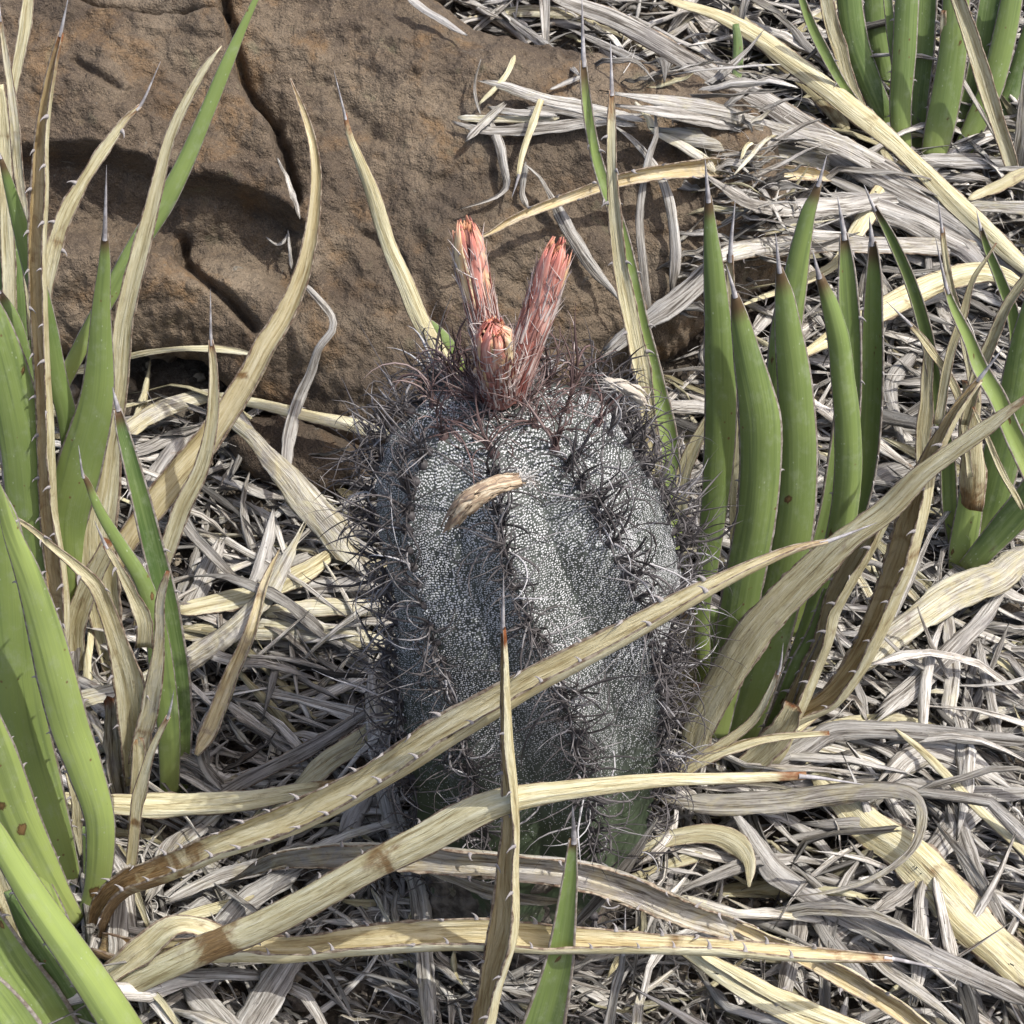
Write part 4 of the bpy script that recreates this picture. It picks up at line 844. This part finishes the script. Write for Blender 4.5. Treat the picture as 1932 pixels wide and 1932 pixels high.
# on the boulder
RK = dict(lift=(.007, .007))
DL('topmost long pale splinter of the bundle lying on the boulder', '922,155,10 950,160,18 985,170,23 1050,190,26 1140,210,22 1200,226,14', lift=(.012, .012), tint=.7, val=1.1)
DL('thin wavy straw splinter, left end of the bundle on the boulder', '863,222,10 890,222,14 920,222,15 985,226,15 1055,222,10', tint=.5, **RK)
DL('long grey splinter along the bottom of the bundle on the boulder', '868,235,8 900,243,15 945,250,19 1010,245,23 1100,230,21 1195,218,16', lift=(.009, .009))
DL('tiny straw leaf tip sticking up out of the bundle on the boulder', '971,105,8 955,145,11 930,170,9 903,197,4', lift=(.014, .009), tint=.2)
DL('hair-thin grey twig standing left of the bundle on the boulder', '907,114,2 896,155,4 898,192,5 906,213,3', lift=(.016, .009))
DL('short grey stub crossing the left end of the bundle', '886,258,12 915,228,15 942,204,12', lift=(.013, .013), tint=.7)
DL('bent grey leaf hanging down the boulder face to a sharp tip', '925,230,13 942,275,19 950,325,15 957,352,11 948,363,9 930,372,7 878,391,2', lift=(.009, .009))
DL('bright cream leaf tip pointing down the boulder face', '966,372,2 978,332,8 985,302,11 1002,240,13 1021,188,13', sp=1, lift=(.016, .018), tint=.0, rust=0)
DL('frayed grey scrap beside the bright cream tip on the boulder', '992,315,11 985,360,11 991,384,13', **RK)
DL('twisted grey leaf running down the boulder to the right of the flowers', '996,314,5 1020,335,8 1035,352,9 1058,405,23 1085,455,25 1118,510,21 1150,548,12 1170,568,5', lift=(.012, .012), twist=.8, val=.9)
DL('grey leaf curving down the boulder behind the cream upright leaf', '1166,242,5 1195,262,9 1220,288,13 1250,335,19 1268,405,19 1275,480,21 1270,540,18', lift=(.012, .012))
DL('cream-grey leaf slanting down right from the bundle', '1198,193,8 1220,215,13 1240,240,17 1310,295,19 1350,323,14', lift=(.014, .012), tint=.5, val=1.1)
DL('thin blue-grey leaf tip upright among the boulder debris', '1233,190,2 1237,225,6 1238,255,9 1225,290,11 1215,325,13 1207,410,15 1215,500,15 1227,590,10', lift=(.03, .01), val=.85)
DL('small pale splinter at the right end of the bundle', '1040,168,5 1070,155,9 1105,140,7', tint=.7, **RK)
DL('second straight grey splinter inside the bundle on the boulder', '1000,205,10 1060,205,14 1120,222,14 1190,236,10', lift=(.010, .010), val=.9)
DL('short pale splinter low in the bundle on the boulder', '930,205,10 980,212,13 1040,216,9', lift=(.010, .010), tint=.8)
DL('pale splinter caught in the long crack of the boulder', '526,303,6 538,325,11 548,360,13 556,385,9 563,404,4', tint=.8, val=1.15, **RK)
DL('long bent grey leaf hanging against the boulder front below the crack', '568,528,6 590,550,11 612,575,14 627,598,14 626,618,15 600,658,16 586,692,18 562,765,25 546,830,26 540,885,20', lift=(.03, .02), val=1.05)
DL('tiny hooked grey fibre under the boulder ledge', '505,450,2 515,459,4 526,465,6 535,458,5 541,444,2', **RK)
DL('slender pale tip rising below the boulder ledge', '544,437,2 546,465,5 550,502,7', lift=(.01, .008))
# middle left
DL('arched grey-cream leaf ending at the crossing below the boulder', '235,812,34 290,772,36 345,752,33 385,743,28 420,748,20', lift=(.035, .025), tint=.5)
DL('narrow toothed pale leaf running right along the boulder foot to the cactus', '410,742,14 440,748,17 480,757,22 560,775,26 660,800,30 735,818,28', lift=(.03, .025), teeth=.03, tint=.35, phi=.9)
DL('thick straight grey-tan leaf slanting down right into the cactus spines', '413,762,18 445,792,25 480,825,31 530,885,46 580,945,58 630,1005,54 675,1060,48', lift=(.05, .035), tint=.55, wr=.1)
DL('long grey-tan stick leaf rising right from the lower left agave', '60,1345,30 110,1332,38 160,1320,44 280,1285,46 342,1260,46 410,1205,46 460,1165,44 500,1130,42 535,1060,30 562,1010,14', lift=(.05, .04), tint=.55)
DL('dark brown folded leaf crossing over the long grey-tan stick', '526,1038,5 503,1092,16 485,1155,20 462,1225,24 438,1276,30 420,1320,32 400,1365,34 370,1425,26', lift=(.06, .045), tint=.34, blotch=.09, phi=1.6, sg=1, off=.2, inn=.3, val=.85)
DL('wide cream leaf lying between the stick and the cactus', '335,1152,36 410,1135,42 480,1120,44 550,1095,44 600,1060,38 632,1035,18', lift=(.035, .03), tint=.35)
DL('level grey-cream leaf pointing into the cactus flank, upper of two', '495,1156,26 580,1142,35 660,1142,37 720,1150,30', lift=(.03, .03), tint=.45)
DL('level grey-cream leaf pointing into the cactus flank, lower of two', '335,1195,36 420,1180,36 500,1185,38 590,1190,38 680,1205,36 735,1218,24', lift=(.028, .026), tint=.5, blotch=.05)
DL('grey leaf level with the cactus middle on its left', '540,1108,24 600,1104,30 660,1100,28 700,1102,22', lift=(.026, .026))
DL('pale grey leaf beneath the arched leaf, pointing right', '235,858,20 280,842,24 310,830,27 370,810,26 410,790,18', lift=(.022, .022))
DL('grey-white leaf steep behind the straw leaf left of the boulder foot', '268,940,26 290,905,32 315,870,36 342,828,30', lift=(.022, .022))
DL('thin straw strip level across the foot of the boulder at left', '120,704,14 180,690,19 230,676,17 270,665,15 340,652,13 420,655,15 480,668,12', lift=(.03, .03), tint=.3)
DL('whitish papery strip standing in the litter left of the cactus', '513,975,12 508,1005,20 495,1055,32 474,1115,26', lift=(.04, .026), val=1.15)
DL('pale frayed leaf pointing down left between straw and stick', '410,1035,24 393,1075,34 375,1110,36 350,1160,30', lift=(.034, .026), val=1.1)
DL('yellow-brown ridged leaf slanting down left beside the cactus foot', '740,1345,36 700,1385,42 620,1430,42 560,1490,38 500,1540,32 465,1575,20', lift=(.04, .04), tint=.22, blotch=.06, val=.72, wr=.16)
DL('dark grey leaf with a toothed edge left of the yellow-brown ridged one', '700,1340,18 640,1375,26 560,1420,30 450,1480,27 365,1535,14', lift=(.036, .034), val=.62, teeth=.03)
DL('crooked grey leaf climbing down past the left of the cactus foot', '703,1262,22 704,1300,30 707,1340,34 716,1395,36 733,1490,40 755,1575,42 780,1640,40 795,1720,36 800,1790,34 805,1870,31 812,1965,28', lift=(.05, .035), tint=.7, val=.95)
DL('short grey leaf forking left from the crooked one', '636,1625,14 648,1590,26 662,1555,36 692,1500,34', lift=(.035, .035), tint=.8)
DL('wide toothed grey leaf lying behind the long cream leaves at the bottom', '440,1660,8 490,1638,20 540,1625,30 640,1618,42 760,1620,46 880,1638,50 980,1645,52 1080,1652,52 1180,1682,50 1280,1722,44 1380,1765,38 1450,1790,30', ys=(-.040, -.030), bow=-.048, tint=.6, phi=1.75, sg=1, off=.4, inn=.3, teeth=.018)
DL('narrow pale leaf carrying on right from the wide toothed one', '1300,1715,10 1400,1755,20 1480,1795,28 1560,1830,32 1640,1878,34 1720,1930,34 1790,1980,30', lift=(.045, .04), tint=.35, teeth=.03, phi=1.7, off=.4, inn=.4, sg=1)
DL('grey leaf under the straw leaf base, rising right', '325,1695,14 370,1672,22 420,1650,28 500,1630,34 560,1622,28', lift=(.03, .03), tint=.7)
DL('smooth grey leaf slanting between the two scorched leaves', '395,1772,40 430,1738,44 465,1705,46 545,1650,40', lift=(.03, .03), val=.9)
DL('broad grey leaf at the bottom edge, left of two side by side', '360,1868,44 395,1900,56 430,1945,62 465,2000,60', lift=(.03, .03), tint=.85)
DL('broad grey leaf at the bottom edge, leaning left, right of two', '560,1790,46 530,1835,54 500,1880,58 470,1930,58 448,1990,52', lift=(.034, .03), val=.85)
DL('pale upright strip between the scorched leaf bases', '226,1722,32 225,1770,36 223,1820,36 220,1872,30', lift=(.045, .03), val=1.1)
DL('curling dark grey fibre leaf beside the young agave foot', '412,1325,10 392,1350,14 380,1385,16 378,1430,17 392,1462,15 415,1485,10', lift=(.04, .035), val=.65)
DL('brown and grey leaf leaning right below the level straw leaf', '292,1665,34 312,1625,42 335,1588,46 385,1545,38 415,1526,22', lift=(.03, .03), tint=.65, blotch=.12)
DL('dark tan strip lying close across the cactus foot', '700,1590,8 760,1610,18 840,1650,24 930,1690,26 1010,1705,20 1060,1700,8', ys=(-.070, -.062), bow=-.012, tint=.6, val=.62)
DL('greyish broken strip leaning on the right of the cactus foot', '1230,1560,8 1190,1620,20 1140,1690,24 1090,1740,14', ys=(-.072, -.055), tint=.9, val=.6)
DL('short level straw leaf behind the thin pale point at lower left', '480,1690,10 440,1704,20 390,1716,24 330,1735,22', lift=(.03, .03), tint=.3)
# bottom right
DL('kinked blue-grey leaf running out to the right edge', '1400,1460,26 1440,1452,34 1490,1435,46 1530,1400,42 1558,1380,41 1595,1367,39 1680,1378,37 1770,1382,32 1850,1390,28 1945,1399,22', lift=(.035, .05), val=.72)
DL('grey-brown leaf whose tip curls round into a big hook', '1270,1508,46 1320,1514,52 1370,1520,52 1480,1512,48 1580,1490,42 1670,1482,32 1715,1490,24 1736,1515,18 1738,1548,15 1725,1600,13 1685,1640,11 1630,1665,10 1565,1690,8 1515,1690,3', rev=True, lift=(.055, .04), tint=.62, blotch=.08, val=.66)
DL('widest leaf in the bottom right, cream with a brown stripe', '1530,1440,30 1560,1470,46 1600,1512,60 1650,1560,70 1720,1625,80 1790,1690,86 1860,1760,86 1950,1850,80', lift=(.032, .032), tint=.30, blotch=.08, val=1.05, wr=.12)
DL('long smooth grey leaf slanting down right under the hook', '1395,1540,26 1418,1578,38 1440,1610,44 1467,1650,46 1510,1672,42 1560,1705,46 1630,1740,52 1700,1775,48 1770,1805,42 1860,1850,42 1950,1895,36', lift=(.04, .035), val=.88)
DL('tan leaf arching over at the right of the cactus foot', '1150,1645,14 1210,1605,24 1270,1570,30 1340,1562,38 1390,1585,40 1412,1625,26 1415,1672,8', rev=True, lift=(.045, .035), tint=.25, blotch=.07, val=.62)
DL('thin tan strip under the arching tan leaf', '1165,1668,10 1220,1646,18 1280,1625,22 1355,1602,22', lift=(.03, .03), tint=.25, val=.65)
DL('cream strip slanting down right from under the level straw leaf', '1270,1778,18 1345,1838,25 1420,1880,30 1500,1922,34 1580,1952,30', lift=(.04, .04), teeth=.04, **CR)
DL('second cream strip beside it, a little higher and longer', '1310,1792,14 1360,1818,20 1420,1850,27 1500,1895,29 1590,1930,27 1690,1965,20', lift=(.046, .042), teeth=.05, tint=.15, val=1.05)
DL('pale upright leaf piece under the long grey slanting leaf', '1740,1680,28 1737,1740,32 1735,1800,32 1728,1870,24', lift=(.028, .028), val=1.1)
DL('thin cream leaf slanting down to the right edge', '1690,1375,6 1735,1410,13 1780,1450,17 1850,1520,19 1950,1622,14', lift=(.045, .04), tint=.25)
DL('grey leaf level behind the cream diagonal at the right', '1580,1478,16 1650,1472,28 1710,1470,38 1800,1508,32 1940,1495,30', lift=(.03, .03), val=.9)
DL('broad frayed grey leaf leaning right inside the hook', '1755,1615,44 1780,1588,52 1812,1558,50 1860,1510,36', lift=(.034, .03), val=.95)
DL('grey leaf continuing down left inside the hook', '1765,1630,40 1730,1660,38 1690,1692,36 1628,1732,18', lift=(.026, .026), val=.85)
DL('grey leaf curving down at the right below the thin cream one', '1800,1540,34 1818,1585,40 1840,1650,36 1882,1725,28', lift=(.034, .03), val=.8)
DL('white curled leaf base at the right, broad and shell-like', '1685,1455,34 1710,1425,52 1745,1408,62 1795,1415,62 1855,1462,40', lift=(.036, .032), val=1.2, phi=1.1)
DL('pale leaf piece upright left of the long grey slanting leaf foot', '1508,1715,26 1502,1760,35 1490,1820,31 1470,1900,26', lift=(.03, .03), val=1.05)
DL('dark grey narrow leaf slanting down right at the bottom', '1505,1680,18 1540,1725,27 1570,1770,28 1625,1850,21 1655,1890,9', lift=(.034, .034), val=.6)
DL('broad tan and grey leaf sloping down from the right edge', '1960,1030,46 1915,1060,56 1880,1080,62 1800,1120,62 1740,1160,56 1680,1205,50 1640,1240,42 1590,1278,24', lift=(.045, .035), tint=.5, blotch=.05, val=.95)
DL('grey leaf sloping parallel below the broad tan one', '1880,1130,26 1850,1160,32 1800,1220,38 1740,1280,42 1675,1335,34', lift=(.03, .03))
DL('shaded grey leaf behind the right agave, pointing right', '1630,905,26 1690,880,44 1750,862,36 1790,850,20', lift=(.022, .022), val=.75)
DL('short wide grey leaf bent behind the right agave', '1700,830,12 1690,790,20 1680,720,28 1722,668,28', lift=(.022, .022), val=.8)
DL('pale upright leaf below the broad tan one', '1790,1160,20 1793,1210,26 1796,1260,29 1790,1350,28', lift=(.028, .028), val=1.05, tint=.7)
DL('thin grey upright leaf near the right edge', '1848,1220,16 1856,1260,21 1866,1300,21 1882,1390,18', lift=(.03, .03))
DL('straw-tan leaf end sloping down left at the foot of the right agave', '1570,1320,20 1530,1350,30 1490,1368,34 1440,1405,30', lift=(.035, .03), tint=.2, val=.9)
# ---------------------------------------------------------------- the litter between them
def litter_piece(p, yaw, Ln, wd, tilt, r_, m=4, n=9):
    d = np.array([math.cos(yaw), math.sin(yaw), 0.]); gN = norm(np.array([0, -.28, 1.])); d = norm(d - gN * d.dot(gN))
    sd = np.cross(gN, d); s = np.linspace(-.5, .5, n)
    bend = r_.normal(0, .13) * Ln; arc = r_.normal(.03, .10) * Ln; tl = math.tan(tilt)
    kink = r_.uniform(-.5, .5); kn = np.maximum(s - kink * .5, 0) * r_.choice([0, 0, 0, 1, -1]) * r_.uniform(.3, 1.0)
    P = p + np.outer(s * Ln, d) + np.outer((1 - 4 * s * s) * bend * .5 + kn * Ln, sd) + np.outer((1 - 4 * s * s) * arc + s * Ln * tl + r_.normal(0, .0007, n), gN)
    shp = r_.choice(3)
    prof = [np.array([.12, .6, .9, 1, 1, .95, .8, .55, .2]), np.array([.25, .95, 1, .9, .8, .66, .5, .32, .05]), np.array([.06, .45, .8, 1, .9, .95, .7, .4, .08])][shp]
    W = wd * prof * (1 + r_.normal(0, .10, n))
    N = norm(gN + sd * r_.normal(0, .55) + d * r_.normal(0, .2))[None] + np.zeros((n, 3))
    ph = np.clip(abs(r_.normal(.7, .45)), .1, 1.7)
    return leaf_geo(P, W, N, m, ph, r_.choice([1, -1]), .07, np.linspace(-.5, .5, n) * r_.normal(0, 1.1), 0., .30, r_.random() * 50)
CELLS = []
r_ = np.random.default_rng(5)
cand = []
while len(cand) < 7200:
    x, y = r_.uniform(-.36, .40), r_.uniform(-.16, .80)
    if abs(x) > .24 + .22 * (y + .1): continue
    if math.hypot(x - .003, y) < .050 + r_.uniform(0, .010): continue
    z = float(gz0(x, y)); p = np.array([x, y, z])
    hit = BB.ray_cast(Vector((x, y, 2)), Vector((0, 0, -1)))[0]
    if hit is not None and hit.z > z + .004:
        continue
    v = p - CAM; dz = v @ FWD; px, py = 966 + v[0] / dz / TF * 966, 966 - (v @ UPV) / dz / TF * 966
    front = py > 1650 and 560 < px < 1330                       # bare soil shows in front of the cactus
    if front and r_.random() < .18: continue
    small = r_.random()
    Ln = (.014 + .034 * r_.random() ** 1.4) if small < .66 else r_.uniform(.045, .115)
    wd = r_.uniform(.0012, .0044) if small < .66 else r_.uniform(.0024, .0078)
    if front: Ln *= .7; wd *= .6
    if hit is None and y > .25: wd *= 1.15
    yaw = r_.choice([r_.uniform(-.7, .7), r_.uniform(0, math.pi), r_.uniform(-1.1, -.2)]); tilt = float(np.clip(r_.normal(0, .22), -.6, .6))
    lay = r_.random()
    p[2] += .002 + .017 * lay ** 1.3 + (.002 if small > .66 else 0)
    if hit is not None and hit.z + .004 > p[2]: continue
    if 1130 < px < 1932 and 60 < py < 560 and abs(py - (40 + (px - 1050) * .52)) < 130:   # the long bundle lies on top here
        if r_.random() < .35: continue
        p[2] = z + .002 + .010 * lay
    # keep the piece clear of the boulder's face and the stem
    cand.append((p, yaw, Ln, wd, tilt, lay, px, py, dz))
for q in range(260):                                            # scraps banked up against the foot of the cactus
    a = r_.uniform(-1.75, 1.75); rr = r_.uniform(.063, .082); x, y = .004 + rr * math.sin(a), -rr * math.cos(a)
    p = np.array([x, y, float(gz0(x, y)) + r_.uniform(.004, .034) * (1 - (rr - .062) / .03)]); v = p - CAM; dz = v @ FWD
    cand.append((p, a + r_.normal(0, .45), r_.uniform(.014, .045), r_.uniform(.0014, .005), r_.normal(0, .25), r_.random() * .5, 966 + v[0] / dz / TF * 966, 966 - (v @ UPV) / dz / TF * 966, dz))
tries = 0
while tries < 620:                                              # scraps that have slid onto the right flank and the top edge of the boulder
    tries += 1
    px, py = r_.uniform(1150, 1500), r_.uniform(90, 640)
    if r_.random() > (px - 1260) / 260 - (.35 if 230 < py < 300 else 0) + (.5 if py < 175 else 0): continue
    h = BB.ray_cast(Vector(CAM), Vector(ray(px, py)).normalized())
    if h[0] is None or np.linalg.norm(np.array(h[0]) - CAM) > np.linalg.norm(ghit(px, py) - CAM) + .02: continue
    p = np.array(h[0]) + np.array(h[1]) * (1 if h[1].z > 0 else -1) * r_.uniform(.003, .010); dz = (p - CAM) @ FWD
    small = r_.random(); Ln = r_.uniform(.012, .035) if small < .6 else r_.uniform(.035, .075)
    cand.append((p, r_.choice([r_.uniform(-.5, .5), r_.uniform(-.9, -.2)]), Ln, r_.uniform(.0018, .006), r_.normal(.35, .15), .7, px, py, dz))
score = [(c[2] * c[3] / c[8] ** 2) * (1.5 if c[5] > .55 else .6) * (1 if 0 < c[6] < 1932 and 0 < c[7] < 1932 else 0) for c in cand]
order = np.argsort(score)[::-1]; singles = set(order[:200].tolist())
def look(tint, val): return ('straw-coloured' if tint < .35 else 'tan' if tint < .6 else 'dark grey' if val < .72 else 'bone-white' if val > 1.05 else 'weathered grey')
LM = [('behind the top right agave', 1700, 120), ('above the boulder', 1050, 40), ('by the boulder shoulder', 1400, 420), ('between the right agaves', 1700, 640), ('below the right agave', 1830, 1180),
      ('beside the broad green agave', 1680, 1050), ('inside the hooked leaf', 1750, 1560), ('in the bottom right corner', 1800, 1820), ('below the hooked leaf', 1500, 1780), ('right of the cactus foot', 1300, 1600),
      ('in front of the cactus foot', 1000, 1800), ('left of the cactus foot', 620, 1400), ('left of the cactus middle', 640, 1000), ('below the boulder front', 480, 900), ('left of the boulder foot', 270, 760),
      ('among the young agave leaves', 300, 1250), ('between the scorched leaves', 450, 1720), ('at the bottom edge', 520, 1900), ('right behind the cactus', 1150, 820), ('at the left edge', 60, 1350)]
bag = Bag(); picked = []
for ci, (p, yaw, Ln, wd, tilt, lay, px, py, dz) in enumerate(cand):
    one = ci in singles
    V, Q, uv, t, mi, ed = litter_piece(p, yaw, Ln, wd, tilt, r_, 6 if one else 4)
    tint = float(np.clip(r_.choice([.95, .72, .28], p=[.66, .27, .07]) + r_.normal(0, .07), 0, 1)); val = float(np.clip(r_.normal(.80, .30), .18, 1.2)) * (.8 if tint < .5 else 1); seed = r_.random() * 40
    bl = r_.uniform(.08, .2) if r_.random() < .26 else 0.
    if one: picked.append((p, yaw, Ln, px, py, V, Q, uv, t, tint, val, seed, bl))
    else: bag.add(V, Q, uv, t=t, tint=tint, val=val, seed=seed, blotch=bl, rust=0., inn=0.)
link('leaf_litter', bag.mesh('leaf_litter', [M['dry']]), kind='stuff', label='deep tangle of weathered grey leaf scraps covering the ground', cat='leaf litter')
labs = {}
for (p, yaw, Ln, px, py, V, Q, uv, t, tint, val, seed, bl) in picked:
    c, s = math.cos(yaw), math.sin(yaw)
    ori = 'lying level' if abs(s) < .38 else 'pointing away' if abs(c) < .42 else 'slanting upward' if c * s > 0 else 'slanting downward'
    size = 'long' if Ln > .06 else 'mid-length' if Ln > .045 else 'short'
    lm = min(LM, key=lambda m: math.hypot(px - m[1], py - m[2]))[0]
    labs.setdefault(f'{size} {look(tint, val)} dead leaf {ori} {lm}', []).append((px, p, V, Q, uv, t, tint, val, seed, bl))
ORD = ['leftmost', 'second one', 'third one', 'fourth one', 'fifth one', 'sixth one', 'seventh one']
for lab, lst in labs.items():
    lst.sort(key=lambda a: a[0])
    for k, (px, p, V, Q, uv, t, tint, val, seed, bl) in enumerate(lst):
        o = bpy.data.objects.new('dead_leaf', mesh('dead_leaf', V - p, Q, [M['dry']], dict(t=t, tint=tint, val=val, seed=seed, blotch=bl, rust=0., inn=0.), uv)); COL.objects.link(o); o.location = p
        o['label'] = lab + ('' if len(lst) == 1 else (', left one', ', right one')[k] if len(lst) == 2 else ', ' + (ORD[k] + ' from left' if 0 < k < 6 else ORD[0] if k == 0 else 'rightmost')); o['category'] = 'dead leaf'; o['group'] = 'dead agave leaves lying in the litter'
# loose fibres
bag = Bag()
for q in range(3600):
    p, yaw, Ln, wd, tilt, lay, px, py, dz = cand[int(r_.integers(len(cand)))]
    a = r_.uniform(0, 6.28); spine(bag, p + np.array([r_.normal(0, .01), r_.normal(0, .01), .004]), np.array([math.cos(a), math.sin(a), r_.normal(.1, .35)]), r_.uniform(.008, .030), r_.uniform(.0003, .0007), 0, r_.normal(0, 3.), r_.choice([.1, .35, .6, .95]), n=7)
link('fibre_litter', bag.mesh('fibre_litter', [M['fibre']]), kind='stuff', label='loose curling plant fibres scattered through the dead leaves', cat='plant fibre')
# crumbs of soil and old cactus skin round the foot
def clods(name, n, area, size, mat, label, seed):
    rr = np.random.default_rng(seed); bag = Bag()
    for q in range(n):
        px, py = area(rr); g = ghit(px, py)
        s = size * rr.uniform(.35, 1.0) ** 1.6
        C = np.array([[0, 0, -1.], [0, 0, -.5], [0, 0, .1], [0, 0, .7], [0, 0, .95]]); rd = np.array([.3, .9, 1.0, .65, .05])
        V, Q = tube_geo(C, rd, 8, 1.0, np.array([1., 0, 0]))
        V = V * (1 + .75 * np.array([mnoise.noise(Vector(v * 1.7) + Vector((q * 3.1, 0, 0))) for v in V]))[:, None] * rr.uniform(.6, 1.3, 3) * s
        a = rr.uniform(0, 6.28); V = np.stack([V[:, 0] * math.cos(a) - V[:, 1] * math.sin(a), V[:, 0] * math.sin(a) + V[:, 1] * math.cos(a), V[:, 2]], -1)
        bag.add(V + g + [0, 0, s * .45], Q)
    me = bag.mesh(name, [M[mat]]); me.polygons.foreach_set('use_smooth', np.zeros(len(me.polygons), bool)); link(name, me, kind='stuff', label=label, cat='soil crumbs')
clods('soil_crumbs', 1500, lambda r: (r.uniform(0, 1932), r.uniform(560, 1990)), .0042, 'stone', 'pale crumbs of dry soil showing between the leaves', 3)
clods('cork_crumbs', 900, lambda r: (r.normal(930, 210), r.uniform(1570, 1970)), .0052, 'cork', 'lumps of dark corky plant debris heaped round the cactus foot', 4)
